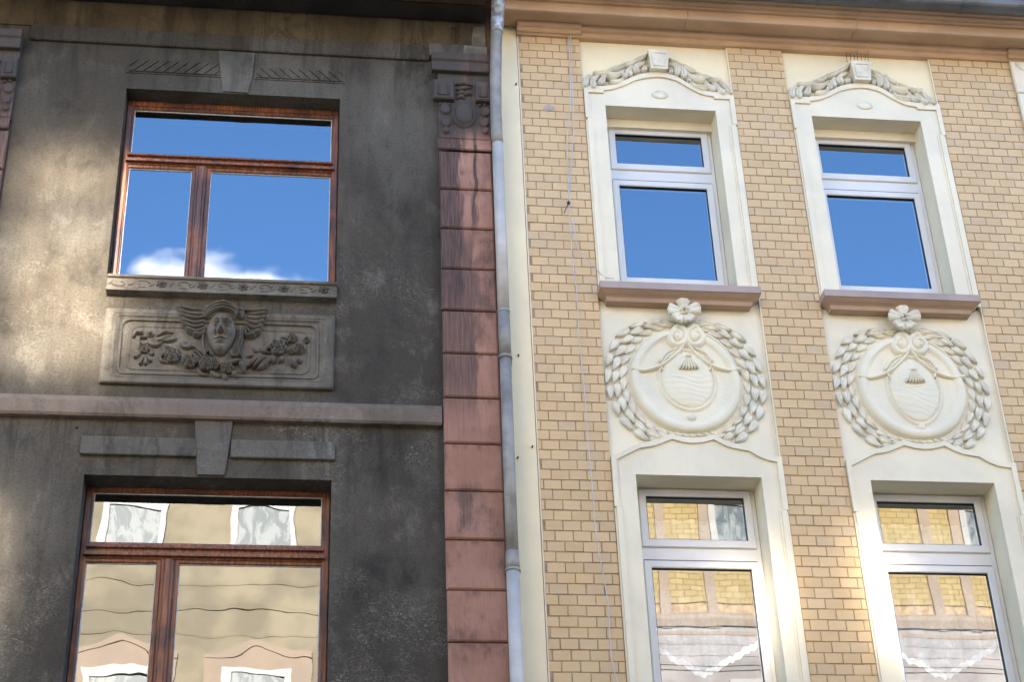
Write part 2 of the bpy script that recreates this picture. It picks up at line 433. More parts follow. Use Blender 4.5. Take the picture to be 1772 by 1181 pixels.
M['silltop'] = simple('sill_cap', (0.38, 0.275, 0.22), 0.45, 0.12, 4, 80, 0.05)
M['cornice'] = simple('cornice_paint', (0.52, 0.335, 0.195), 0.55, 0.14, 2.5, 70, 0.08, streak=0.15, streak_col=(0.25, 0.15, 0.09))
M['pvc'] = simple('white_plastic', (0.69, 0.645, 0.58), 0.32, 0.03, 3, 40, 0.0)
M['gasket'] = simple('black_gasket', (0.012, 0.012, 0.014), 0.5, 0.1, 10, 50, 0.0)
M['putty'] = simple('window_putty', (0.55, 0.55, 0.52), 0.7, 0.25, 30, 120, 0.1)
M['zinc'] = simple('zinc_pipe', (0.53, 0.48, 0.42), 0.5, 0.18, 3.5, 60, 0.05, metal=0.15, streak=0.3, streak_col=(0.22, 0.2, 0.17))
M['zincdark'] = simple('weathered_zinc', (0.29, 0.26, 0.22), 0.5, 0.3, 6, 60, 0.08, metal=0.1, streak=0.5, streak_col=(0.10, 0.095, 0.085))
M['foil'] = simple('grey_sealing_tape', (0.50, 0.50, 0.52), 0.33, 0.5, 22, 70, 0.6, metal=0.3, bdist=0.012)
M['gutter'] = simple('gutter_metal', (0.12, 0.12, 0.12), 0.4, 0.25, 4, 60, 0.05, metal=0.5)
M['tarwood'] = simple('blackened_wood', (0.020, 0.016, 0.013), 0.7, 0.5, 4, 60, 0.3)
M['brownwood'] = simple('brown_board', (0.06, 0.034, 0.017), 0.7, 0.5, 5, 50, 0.3)
M['rust'] = simple('rusty_iron', (0.10, 0.045, 0.02), 0.85, 0.4, 20, 120, 0.3)
M['roof'] = simple('roof_tiles', (0.16, 0.07, 0.045), 0.8, 0.3, 3, 40, 0.3)
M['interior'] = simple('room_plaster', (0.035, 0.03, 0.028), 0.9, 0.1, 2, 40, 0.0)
M['cablegrey'] = simple('cable_grey', (0.52, 0.49, 0.47), 0.5, 0.1, 10, 60, 0.0)
M['cabledark'] = simple('cable_dark', (0.06, 0.05, 0.05), 0.5, 0.1, 10, 60, 0.0)
M['lace'] = simple('white_net', (0.80, 0.80, 0.78), 0.8, 0.08, 20, 200, 0.1)
M['white'] = simple('white_paint', (0.34, 0.335, 0.325), 0.5, 0.06, 3, 50, 0.05)
M['mend'] = simple('cement_mend', (0.20, 0.175, 0.125), 0.9, 0.45, 9, 90, 0.3, streak=0.5, streak_col=(0.07, 0.06, 0.045))
M['hole'] = simple('dark_hole', (0.015, 0.013, 0.012), 0.9, 0.1, 10, 60, 0.0)
M['greyspot'] = simple('cement_patch', (0.42, 0.33, 0.28), 0.9, 0.2, 20, 120, 0.3)
M['asphalt'] = simple('asphalt', (0.05, 0.05, 0.052), 0.9, 0.3, 2, 150, 0.4)
M['paving'] = simple('paving', (0.24, 0.23, 0.21), 0.85, 0.25, 2, 90, 0.3)
M['opp_beige'] = simple('beige_render', (0.25, 0.215, 0.15), 0.85, 0.3, 1.6, 60, 0.2, streak=0.25, streak_col=(0.22, 0.17, 0.10))
M['opp_pink'] = simple('pink_stone', (0.30, 0.235, 0.18), 0.85, 0.10, 2, 60, 0.15)
M['opp_red'] = simple('pale_render', (0.33, 0.31, 0.31), 0.85, 0.25, 2.2, 60, 0.2, streak=0.4, streak_col=(0.28, 0.2, 0.18))

def wood():
    q = NT('varnished_wood')
    tc = q.pos
    # grain runs along the member: stretched in z for uprights and x for rails; blend of both keeps it natural
    gv = q.noise(1.0, 5, 0.65, q.mapped((60, 60, 3.0)), 0.4)
    base = q.mix(q.ramp(gv, 0.35, 0.68), (0.085, 0.026, 0.010), (0.33, 0.11, 0.036))
    w2 = q.noise(3.0, 4, 0.6)
    base = q.mix(q.ramp(w2, 0.45, 0.68, 0, 0.75), base, (0.030, 0.012, 0.008))
    base = q.mix(q.ramp(q.noise(14, 4, 0.6), 0.6, 0.75, 0, 0.5), base, (0.24, 0.10, 0.055))
    q.col(base); q.rough(q.ramp(gv, 0.3, 0.7, 0.35, 0.55)); q.bump(gv, 0.15, 0.002)
    return q.m
M['wood'] = wood()

def glass(name, refl, wav, wscale, tint=(0.90, 0.93, 0.93)):
    q = NT(name); q.t.nodes.remove(q.b)
    tr = q.n('ShaderNodeBsdfTransparent'); tr.inputs[0].default_value = (*tint, 1)
    gl = q.n('ShaderNodeBsdfGlossy'); gl.inputs['Roughness'].default_value = 0.0; gl.inputs[0].default_value = (0.97, 0.985, 1.0, 1)
    fr = q.n('ShaderNodeFresnel'); fr.inputs[0].default_value = 1.5
    oi = q.n('ShaderNodeObjectInfo')
    off = q.n('ShaderNodeVectorMath', operation='SCALE'); q.l(oi.outputs['Location'], off.inputs[0]); off.inputs['Scale'].default_value = 1.0
    addv = q.n('ShaderNodeVectorMath', operation='ADD'); q.l(q.pos, addv.inputs[0])
    cmb = q.n('ShaderNodeCombineXYZ'); q.l(q.math('MULTIPLY', oi.outputs['Random'], 37.0), cmb.inputs[0]); q.l(cmb.outputs[0], addv.inputs[1])
    h = q.noise(wscale, 1.5, 0.4, addv.outputs[0])
    bp = q.n('ShaderNodeBump'); bp.inputs['Strength'].default_value = 1.0; bp.inputs['Distance'].default_value = wav
    q.l(h, bp.inputs['Height']); q.l(bp.outputs[0], gl.inputs['Normal'])
    bf = q.n('ShaderNodeNewGeometry').outputs['Backfacing']
    mx = q.n('ShaderNodeMixShader'); q.l(q.math('MULTIPLY', q.math('MINIMUM', q.math('ADD', fr.outputs[0], refl), 1.0), q.math('SUBTRACT', 1.0, bf)), mx.inputs[0])
    q.l(tr.outputs[0], mx.inputs[1]); q.l(gl.outputs[0], mx.inputs[2]); q.l(mx.outputs[0], q.out.inputs['Surface'])
    return q.m
M['glass_old'] = glass('old_wavy_glass', 0.190, 0.0010, 3.2)
M['glass_new'] = glass('insulating_glass', 0.165, 0.0006, 2.2)

def oppglass():
    q = NT('sunlit_window_glass'); b = q.b
    n = q.noise(2.2, 4, 0.6, q.mapped((2, 1, 1)), 1.0)
    q.col(q.mix(q.ramp(n, 0.42, 0.62), (0.05, 0.075, 0.09), (0.26, 0.29, 0.30))); q.rough(0.6)
    gl = q.n('ShaderNodeBsdfGlossy'); gl.inputs['Roughness'].default_value = 0.085; gl.inputs[0].default_value = (0.95, 0.97, 1, 1)
    mx = q.n('ShaderNodeMixShader'); mx.inputs[0].default_value = 0.93
    q.l(b.outputs[0], mx.inputs[1]); q.l(gl.outputs[0], mx.inputs[2]); q.l(mx.outputs[0], q.out.inputs['Surface'])
    return q.m
M['oppglass'] = oppglass()
def oppcurtain():
    q = NT('curtained_window'); n = q.noise(1.6, 4, 0.6, q.mapped((3, 1, 1.2)), 2.0)
    q.col(q.mix(q.ramp(n, 0.44, 0.56), (0.055, 0.08, 0.095), (0.18, 0.20, 0.21))); q.rough(0.45); return q.m
M['oppcurtain'] = oppcurtain()

# ------------------------------------------------------------------ ground
g = MB(); g.add([(-400, -400, 0), (400, -400, 0), (400, 400, 0), (-400, 400, 0)], [(0, 1, 2, 3)])
structure(g.build('road', M['asphalt']))
g = MB(); g.box(-60, 60, -2.6, 12, -0.2, 0.13); structure(g.build('pavement', M['paving']))
g = MB(); g.box(-60, 60, -24, -9.4, -0.2, 0.13); structure(g.build('pavement', M['paving']))

# ------------------------------------------------------------------ wall with openings
def wall_with_holes(mb, x0, x1, z0, z1, y0, y1, holes):
    xs = sorted({x0, x1, *[h[0] for h in holes], *[h[1] for h in holes]})
    zs = sorted({z0, z1, *[h[2] for h in holes], *[h[3] for h in holes]})
    for i in range(len(xs) - 1):
        for j in range(len(zs) - 1):
            cx, cz = (xs[i] + xs[i + 1]) / 2, (zs[j] + zs[j + 1]) / 2
            if any(h[0] < cx < h[1] and h[2] < cz < h[3] for h in holes): continue
            mb.add([(xs[i], y0, zs[j]), (xs[i + 1], y0, zs[j]), (xs[i + 1], y0, zs[j + 1]), (xs[i], y0, zs[j + 1])], [(0, 1, 2, 3)])
            mb.add([(xs[i], y1, zs[j]), (xs[i + 1], y1, zs[j]), (xs[i + 1], y1, zs[j + 1]), (xs[i], y1, zs[j + 1])], [(3, 2, 1, 0)])
    for a, b, c, d in holes:
        mb.add([(a, y0, c), (b, y0, c), (b, y0, d), (a, y0, d), (a, y1, c), (b, y1, c), (b, y1, d), (a, y1, d)],
               [(0, 1, 5, 4), (1, 2, 6, 5), (2, 3, 7, 6), (3, 0, 4, 7)])
    mb.add([(x0, y0, z0), (x1, y0, z0), (x1, y0, z1), (x0, y0, z1), (x0, y1, z0), (x1, y1, z0), (x1, y1, z1), (x0, y1, z1)],
           [(0, 1, 5, 4), (1, 2, 6, 5), (2, 3, 7, 6), (3, 0, 4, 7)])

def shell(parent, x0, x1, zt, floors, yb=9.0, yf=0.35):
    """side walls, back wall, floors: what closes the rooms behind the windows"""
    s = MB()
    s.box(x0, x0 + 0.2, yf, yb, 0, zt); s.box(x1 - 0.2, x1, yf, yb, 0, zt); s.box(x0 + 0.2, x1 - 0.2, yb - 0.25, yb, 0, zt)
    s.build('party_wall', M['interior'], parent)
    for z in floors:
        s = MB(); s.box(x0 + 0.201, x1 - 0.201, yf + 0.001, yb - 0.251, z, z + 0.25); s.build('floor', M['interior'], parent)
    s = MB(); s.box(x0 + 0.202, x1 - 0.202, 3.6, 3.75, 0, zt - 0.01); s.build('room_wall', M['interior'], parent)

def gable_roof(parent, x0, x1, ze, zr, yf=-0.35, yr=4.4, yb=9.4):
    r = MB()
    r.profile_x([(yf, ze), (yr, zr), (yb, ze), (yb, ze - 0.12), (yr, zr - 0.12), (yf, ze - 0.12)], x0, x1)
    return r.build('roof', M['roof'], parent)

# ================================================================== GREY HOUSE (left)
GH = thing('stucco_house', 'dark sooty stucco house with brown wooden windows and carved face panel', 'house')
GX0, GX1 = -6.5, 1.352
UW = (-1.312, 0.243, 8.20, 9.848)           # upper opening
LW = (-1.325, 0.240, 4.70, 6.682)           # lower opening
w = MB(); wall_with_holes(w, GX0, GX1, 0.0, 10.9, 0.0, 0.4, [UW, LW]); w.build('wall', M['stucco'], GH)
shell(GH, GX0, GX1, 10.9, [3.6, 7.0, 10.5])
gable_roof(GH, GX0, GX1 - 0.003, 11.05, 13.6, -0.62)
# frieze under the eaves and its lower moulding
w = MB(); w.box(GX0, GX1 - 0.002, -0.012, 0.0 + 0.001, 10.395, 10.66); w.build('frieze', M['frieze'], GH)
w = MB(); w.profile_x([(0.001, 10.252), (-0.022, 10.252), (-0.030, 10.262), (-0.030, 10.385), (-0.020, 10.397), (0.001, 10.397)], -2.04, 0.905); w.build('moulding', M['stucco'], GH)
w = MB(); w.profile_x([(0.001, 10.272), (-0.055, 10.272), (-0.062, 10.282), (-0.062, 10.385), (-0.052, 10.397), (0.001, 10.397)], 0.905, GX1 - 0.004); w.build('moulding', M['keystone'], GH)
# boarded eaves
w = MB(); w.box(GX0, GX1 - 0.03, -0.60, 0.0, 10.66, 10.70); w.build('soffit', M['tarwood'], GH)
for i in range(3):
    w = MB(); w.box(GX0, GX1 - 0.035, -0.60 + i * 0.19, -0.60 + i * 0.19 + 0.175, 10.642, 10.659); w.build('soffit_board', M['tarwood'] if i != 1 else M['brownwood'], GH)
w = MB(); w.box(GX0, GX1 - 0.04, -0.66, -0.605, 10.60, 10.86); w.build('fascia', M['tarwood'], GH)
# iron spike left in the frieze
a = P(783, 52); b = P(785, 84)
w = MB(); w.tube([(a[0], 0.01, a[1]), (a[0], -0.035, a[1] - 0.002), (b[0], -0.032, b[1])], 0.006, 8); w.tube([(a[0], -0.02, a[1]), (a[0], -0.045, a[1])], 0.014, 8)
w.build('iron_hook', M['rust'], GH)
w = MB(); w.prism([(1.165, 10.283), (1.345, 10.280), (1.343, 10.372), (1.172, 10.380)], -0.0655, -0.05); w.build('cement_patch', M['mend'], GH)
w = MB(); w.prism([(1.235, 10.40), (1.343, 10.40), (1.341, 10.628), (1.258, 10.615), (1.240, 10.52)], -0.0155, -0.01); w.build('cement_patch', M['mend'], GH)
# drilled hole with a chipped rim
a = P(133, 741)
w = MB(); w.dome(a[0], a[1], 0.014, 0.014, 0.003, 0.0, 12, 2, lambda r: 1); w.build('wall_hole', M['hole'], GH)
w = MB()
for k in range(9):
    t = k * 0.7; w.dome(a[0] + 0.021 * math.cos(t), a[1] + 0.019 * math.sin(t), 0.008, 0.006, 0.003, 0.0, 7, 2)
w.build('chipped_rim', M['keystone'], GH)

# string course
w = MB(); w.profile_x([(0.001, 7.085), (-0.045, 7.085), (-0.058, 7.10), (-0.058, 7.19), (-0.035, 7.236), (0.001, 7.240)], GX0, 0.957); w.build('string_course', M['band'], GH)

def quad(z_, pts): return [z_(*p) for p in pts]
# keystones and lintel panels
z1 = Z(0, 0, 620 / 1743, 0); z2 = Z(0, 420, 620 / 1743, 0)
w = MB(); w.prism(quad(z1, [(1062, 250), (1240, 262), (1228, 375), (1205, 455), (1085, 447), (1075, 372)]), -0.012, 0.002); w.build('keystone', M['keystone'], GH)
w = MB(); w.prism(quad(z2, [(948, 871), (1132, 878), (1106, 1060), (1090, 1139), (960, 1136), (956, 1050)]), -0.022, 0.002); w.build('keystone', M['keystone'], GH)
def clip(poly, x0, x1, z0, z1_):
    for ax, lim, s in ((0, x0, 1), (0, x1, -1), (1, z0, 1), (1, z1_, -1)):
        out = []
        for i in range(len(poly)):
            a, b = poly[i - 1], poly[i]
            ia, ib = (a[ax] - lim) * s >= 0, (b[ax] - lim) * s >= 0
            if ia != ib:
                t = (lim - a[ax]) / (b[ax] - a[ax]); out.append((a[0] + (b[0] - a[0]) * t, a[1] + (b[1] - a[1]) * t))
            if ib: out.append(b)
        poly = out
        if not poly: break
    return poly
def hatched(x0, x1, z0, z1_, s):
    m = MB(); m.box(x0 - 0.022, x1 + 0.022, -0.007, 0.002, z0 - 0.012, z1_ + 0.012)
    st = 0.073; x = x0 - 0.4
    while x < x1 + 0.4:
        poly = [(x, z0), (x + st - 0.012, z0), (x + st - 0.012 + s * (z1_ - z0), z1_), (x + s * (z1_ - z0), z1_)]
        c = clip(poly, x0, x1, z0, z1_)
        if len(c) > 2: m.prism(c, -0.017, -0.004)
        x += st
    m.build('hatched_panel', M['stucco'], GH)
hatched(-1.305, -0.655, 10.005, 10.115, 1.0); hatched(-0.375, 0.262, 10.005, 10.100, -1.0)
for (x0, x1) in ((-1.362, -0.632), (-0.412, 0.255)):
    w = MB(); w.profile_x([(0.002, 6.818), (-0.026, 6.818), (-0.030, 6.823), (-0.030, 6.882), (-0.015, 6.889), (-0.015, 6.945), (-0.010, 6.955), (0.002, 6.955)], x0, x1); w.build('lintel_panel', M['keystone'], GH)

# ---- wooden windows
def wood_window(rect, yf, spec):
    x0, x1, z0, z1_ = rect
    w = MB(); w.ring(x0 + 0.002, x1 - 0.002, z0, z1_ - 0.002, spec['fw'], yf, yf + 0.09, 0.006)
    w.box(x0 + spec['fw'][0] - 0.001, x1 - spec['fw'][1] + 0.001, yf + 0.004, yf + 0.085, spec['tz'][0], spec['tz'][1])
    fr = w.build('window', M['wood'], GH)
    m = MB(); m.profile_x([(yf + 0.02, spec['tz'][0] + 0.012), (yf - 0.028, spec['tz'][0] + 0.012), (yf - 0.028, spec['tz'][0] + 0.03), (yf + 0.02, spec['tz'][1] - 0.035)], x0 + 0.03, x1 - 0.03)
    m.build('transom_rail', M['wood'], fr)
    m = MB(); m.profile_x([(yf + 0.02, spec['tz'][1] - 0.02), (yf - 0.02, spec['tz'][1] - 0.02), (yf - 0.016, spec['tz'][1] - 0.004), (yf + 0.02, spec['tz'][1] + 0.012)], x0 + 0.04, x1 - 0.04)
    m.build('transom_rail', M['wood'], fr)
    mx0, mx1 = spec['mul']
    m = MB(); m.bbox(mx0, mx1, yf - 0.006, yf + 0.07, z0 + spec['fw'][2], spec['tz'][0], 0.008); m.bbox((mx0 + mx1) / 2 - 0.022, (mx0 + mx1) / 2 + 0.022, yf - 0.018, yf, z0 + spec['fw'][2], spec['tz'][0] - 0.002, 0.006)
    m.build('mullion', M['wood'], fr)
    for (a, b, c, d) in spec['panes']:
        s = MB(); s.ring(a - 0.030, b + 0.030, c - 0.030, d + 0.030, 0.030, yf + 0.012, yf + 0.06, 0.005); s.build('sash', M['wood'], fr)
        p = MB(); p.ring(a - 0.001, b + 0.001, c - 0.001, d + 0.001, 0.007, yf + 0.026, yf + 0.034, 0.002); p.build('putty', M['putty'], fr)
        g = MB(); g.box(a + 0.004, b - 0.004, yf + 0.032, yf + 0.037, c + 0.004, d - 0.004); g.build('pane', M['glass_old'], fr)
    return fr
wood_window(UW, 0.135, dict(fw=(0.045, 0.045, 0.05, 0.045), tz=(9.265, 9.352), mul=(-0.782, -0.700),
    panes=[(-1.255, 0.190, 9.372, 9.776), (-1.255, -0.806, 8.285, 9.240), (-0.674, 0.190, 8.285, 9.240)]))
wood_window(LW, 0.165, dict(fw=(0.042, 0.042, 0.05, 0.022), tz=(6.182, 6.270), mul=(-0.815, -0.730),
    panes=[(-1.272, 0.186, 6.298, 6.648), (-1.280, -0.843, 4.79, 6.158), (-0.703, 0.186, 4.79, 6.158)]))

# ---- carved sill
w = MB(); SX0, SX1 = -1.300, 0.246
w.profile_x([(0.16, 8.205), (-0.052, 8.184), (-0.060, 8.176), (-0.060, 8.160), (-0.044, 8.154), (-0.042, 8.084), (-0.056, 8.076), (-0.066, 8.066), (-0.066, 8.048), (0.002, 8.040), (0.002, 8.195)], SX0, SX1)
sill = w.build('window_sill', M['relief'], GH)
rz = random.Random(3)
for k in range(11):
    cx = SX0 + 0.09 + k * (SX1 - SX0 - 0.18) / 10; s = 1 if k % 2 else -1
    m = MB()
    if k in (2, 4, 6, 8, 10):
        m.dome(cx, 8.1190, 0.029, 0.029, 0.012, -0.042, 14, 3); m.dome(cx, 8.1190, 0.016, 0.016, 0.02, -0.048, 10, 3)
        for j in range(6):
            t = j * math.pi / 3 + 0.3
            m.blade([(cx + 0.01 * math.cos(t), 8.1190 + 0.01 * math.sin(t)), (cx + 0.04 * math.cos(t), 8.1190 + 0.032 * math.sin(t))], 0.014, 0.010, -0.043, 'leaf', 0.2, 5)
        m.build('rosette', M['stucco'], sill)
    else:
        q = [(cx + s * (0.062 - 0.0095 * j) * math.cos(j * 0.75), 8.1190 + (0.032 - 0.0040 * j) * math.sin(j * 0.75) * s) for j in range(8)]
        m.blade(q, 0.009, 0.012, -0.042, 'taper', 0.0, 16)
        m.blade([(cx + 0.05, 8.0993), (cx + 0.075, 8.1174), (cx + 0.085, 8.1420)], 0.013, 0.011, -0.042, 'leaf', 0.3, 6)
        m.blade([(cx - 0.05, 8.1387), (cx - 0.075, 8.1206), (cx - 0.08, 8.0960)], 0.012, 0.011, -0.042, 'leaf', 0.3, 6)
        m.blade([(cx - 0.02, 8.0895), (cx + 0.01, 8.0944), (cx + 0.035, 8.0878)], 0.009, 0.010, -0.042, 'leaf', 0.3, 6)
        m.build('scroll', M['relief'], sill)

# ---- relief panel with the winged face
PX0, PX1, PZ0, PZ1 = -1.288, 0.236, 7.345, 7.922
def rrect(x0, x1, z0, z1_, r, n=6):
    out = []
    for cx, cz, a0 in ((x1 - r, z1_ - r, 0), (x0 + r, z1_ - r, 90), (x0 + r, z0 + r, 180), (x1 - r, z0 + r, 270)):
        for k in range(n + 1):
            t = math.radians(a0 + 90 * k / n); out.append((cx + r * math.cos(t), cz + r * math.sin(t)))
    return out
lay = [(0.0, 0.004, 0.012), (0.0, -0.028, 0.014), (0.010, -0.038, 0.018), (0.045, -0.036, 0.025), (0.058, -0.030, 0.03), (0.072, -0.034, 0.035), (0.082, -0.024, 0.04),
       (0.098, -0.016, 0.045), (0.104, -0.026, 0.046), (0.116, -0.026, 0.05), (0.124, -0.008, 0.05), (0.155, -0.004, 0.05), (0.163, -0.012, 0.05), (0.175, -0.010, 0.05), (0.183, -0.003, 0.05)]
w = MB(); rows = []
for off, yy, rad in lay:
    r_ = rrect(PX0 + off, PX1 - off, PZ0 + off * 0.72, PZ1 - off * 0.72, rad)
    rows.append([(x + 0.003 * math.sin(x * 23 + z * 9), yy, z + 0.002 * math.sin(x * 17)) for x, z in r_])
n = len(rows[0]); v = [p for r_ in rows for p in r_]; f = []
for k in range(len(rows) - 1):
    for i in range(n):
        j = (i + 1) % n; f.append((k * n + i, k * n + j, (k + 1) * n + j, (k + 1) * n + i))
f.append(tuple((len(rows) - 1) * n + i for i in range(n)))
w.add(v, f, False)
panel = w.build('relief_panel', M['relief'], GH)
YB = 0.0
zl = Z(160, 500, 220 / 1367, YB); zr = Z(360, 500, 240 / 1492, YB)
SL = (zl(1000, 600)[0] - zl(0, 600)[0]) / 1000.0     # metres per enlarged pixel
def bl(zf, pts, wpx, h, kind='leaf', groove=0.25, lift=0.0, n=9, name='leaf', mat='relief', y=0.0):
    m = MB(); m.blade([zf(*p) for p in pts], wpx * SL, h * 1.35, y, kind, groove, n, lift + 0.008)
    return m.build(name, M[mat], panel)
def rose(zf, cx, cz, r, h=0.045, seed=0, name='rose'):
    h *= 1.25
    x, z = zf(cx, cz); R_ = r * SL; m = MB(); rr = random.Random(seed)
    m.dome(x, z, R_ * 0.95, R_ * 0.95, h * 0.55, 0.002, 18, 4)
    for ring, (k, rad, hh) in enumerate(((6, 0.80, 0.75), (5, 0.55, 0.95), (3, 0.30, 1.12))):
        for j in range(k):
            t0 = 2 * math.pi * (j + 0.4 * ring) / k + rr.uniform(-0.15, 0.15); sp_ = 2 * math.pi / k * 0.62
            q = [(x + R_ * rad * (1 + 0.12 * math.cos(s * math.pi)) * math.cos(t0 + s * sp_), z + R_ * rad * (1 + 0.12 * math.cos(s * math.pi)) * math.sin(t0 + s * sp_)) for s in (-1, -0.5, 0, 0.5, 1)]
            m.blade(q, R_ * 0.17, h * 0.40, 0.002 - h * hh * 0.62, 'leaf', 0.0, 7)
    m.dome(x, z, R_ * 0.16, R_ * 0.16, h * 0.25, -h * 0.8, 9, 3)
    return m.build(name, M['relief'], panel)
# garland, left half
bl(zl, [(440, 535), (470, 492), (545, 492)], 17, 0.025, 'ridge', 0.0)
x, z = zl(622, 497); m = MB(); m.dome(x, z, 48 * SL, 44 * SL, 0.030, 0.0, 18, 5, lambda r: 1.0 if 0.6 < r < 0.95 else (0.5 if r <= 0.6 else 0)); m.dome(x, z, 22 * SL, 22 * SL, 0.035, -0.012, 12, 4); m.build('berry', M['relief'], panel)
bl(zl, [(590, 540), (512, 550), (522, 622)], 11, 0.025, 'ridge', 0.0, name='stem')
bl(zl, [(690, 520), (770, 478), (868, 488)], 26, 0.028, 'leaf'); bl(zl, [(590, 585), (680, 622), (755, 585)], 30, 0.030); bl(zl, [(745, 572), (840, 566), (908, 550)], 26, 0.034)
bl(zl, [(690, 560), (760, 545), (840, 520)], 30, 0.024)
rose(zl, 557, 655, 62, 0.036, 1)
for p in ([(520, 705), (445, 755)], [(545, 740), (508, 832)], [(575, 745), (572, 835)], [(590, 735), (632, 800)], [(610, 700), (660, 720)]): bl(zl, p, 24, 0.026, 'tip', name='petal')
bl(zl, [(780, 625), (870, 650), (950, 705)], 34, 0.035); bl(zl, [(760, 640), (770, 700), (730, 760)], 22, 0.028); bl(zl, [(740, 740), (740, 790), (800, 810)], 18, 0.026)
rose(zl, 862, 745, 88, 0.050, 2)
x, z = zl(1000, 622); m = MB(); m.dome(x, z, 72 * SL, 52 * SL, 0.045, 0.0, 18, 6, lambda r: (0.55 + 0.45 * min(1, r / 0.6)) if r < 0.8 else 1 - ((r - 0.8) / 0.2) ** 2, -0.4); m.build('bud', M['relief'], panel)
bl(zl, [(1040, 640), (1085, 640), (1115, 665)], 18, 0.03)
rose(zl, 1050, 800, 88, 0.052, 3)
for p in ([(1090, 680), (1150, 720), (1190, 790)], [(1125, 672), (1185, 715), (1215, 770)], [(1160, 680), (1215, 720), (1250, 760)]): bl(zl, p, 10, 0.025, 'ridge', 0.0, name='stem')
rose(zl, 1230, 838, 86, 0.062, 4); bl(zl, [(1120, 870), (1170, 945), (1260, 950)], 26, 0.04); bl(zl, [(1270, 930), (1340, 960), (1400, 985)], 34, 0.045)
# garland, right half
rose(zr, 60, 840, 74, 0.055, 5)
for p, wd in (([(20, 900), (75, 960), (150, 985)], 34), ([(150, 930), (185, 985), (205, 1030)], 40), ([(260, 900), (290, 950), (320, 990)], 40), ([(330, 800), (380, 850), (385, 935)], 42), ([(240, 830), (300, 800), (380, 790)], 30), ([(90, 870), (150, 830), (230, 850)], 34)):
    bl(zr, p, wd, 0.045, 'leaf', 0.3)
rose(zr, 205, 885, 74, 0.060, 6)
bl(zr, [(600, 735), (520, 775), (415, 870)], 46, 0.055, 'leaf', 0.35); bl(zr, [(660, 770), (600, 840), (520, 895)], 44, 0.050, 'leaf', 0.35); bl(zr, [(625, 745), (560, 800), (470, 885)], 34, 0.060, 'leaf', 0.2)
bl(zr, [(485, 625), (515, 680), (580, 700)], 28, 0.030); bl(zr, [(408, 742), (500, 738), (580, 705)], 15, 0.03)
bl(zr, [(560, 650), (600, 690), (680, 710)], 24, 0.03)
rose(zr, 752, 655, 98, 0.055, 7)
bl(zr, [(720, 740), (700, 780), (715, 825)], 34, 0.04, 'leaf'); bl(zr, [(800, 740), (790, 780), (760, 810)], 32, 0.036); bl(zr, [(690, 640), (650, 650), (640, 680)], 26, 0.03)
bl(zr, [(780, 535), (830, 545), (870, 575)], 20, 0.03); bl(zr, [(800, 570), (840, 590), (860, 620)], 18, 0.03)
rose(zr, 905, 550, 62, 0.042, 8); rose(zr, 978, 665, 68, 0.042, 9); rose(zr, 1062, 568, 38, 0.030, 10); rose(zr, 900, 690, 40, 0.03, 12)
bl(zr, [(930, 740), (925, 800), (945, 870)], 46, 0.034); bl(zr, [(980, 745), (995, 790), (985, 820)], 26, 0.03); bl(zr, [(890, 740), (890, 800), (900, 850)], 30, 0.026)
# wings
for p in ([(1230, 262), (1100, 262), (908, 236)], [(1210, 300), (1060, 306), (915, 270)], [(1200, 335), (1070, 345), (925, 318)], [(1200, 372), (1080, 398), (940, 360)], [(1200, 410), (1090, 445), (962, 410)], [(1205, 450), (1110, 492), (1000, 462)], [(1205, 480), (1160, 525), (1080, 520)]):
    bl(zl, p, 27, 0.042, 'feather', 0.0, 0.012, name='feather')
for p in ([(395, 262), (520, 268), (645, 276)], [(410, 300), (530, 308), (640, 305)], [(420, 335), (540, 352), (632, 345)], [(420, 370), (530, 400), (612, 385)], [(415, 410), (510, 455), (590, 430)], [(405, 440), (470, 505), (570, 490)], [(400, 470), (420, 530), (520, 530)]):
    bl(zr, p, 27, 0.042, 'feather', 0.0, 0.012, name='feather')
for zf, c in ((zl, (1222, 285)), (zr, (352, 305))):
    m = MB(); x, z = zf(*c); m.dome(x, z, 48 * SL, 80 * SL, 0.075, 0.0, 18, 6); m.dome(x + 0.003, z + 30 * SL, 26 * SL, 30 * SL, 0.035, -0.055, 12, 4)
    m.build('wing_root', M['relief'], panel)
# hair and head band
for p in ([(-35, 330), (40, 262), (160, 232), (290, 268), (330, 320)], [(-45, 300), (40, 232), (160, 200), (270, 238), (340, 290)], [(-30, 350), (40, 290), (160, 262), (280, 300), (322, 345)]):
    bl(zr, p, 20, 0.062, 'ridge', 0.0, 0.0, 20, 'hair')
for p in ([(95, 215), (160, 178), (235, 212)],): bl(zr, p, 24, 0.05, 'leaf', 0.0, 0, 8, 'hair')
for p in ([(350, 430), (352, 540), (325, 640), (350, 750)], [(375, 470), (368, 570), (345, 660), (320, 750)], [(-45, 440), (-55, 560), (-50, 660), (-20, 745)], [(250, 690), (265, 740), (330, 745)], [(-20, 700), (20, 690), (40, 740)]):
    bl(zr, p, 17, 0.035, 'ridge', 0.2, 0.0, 14, 'hair')
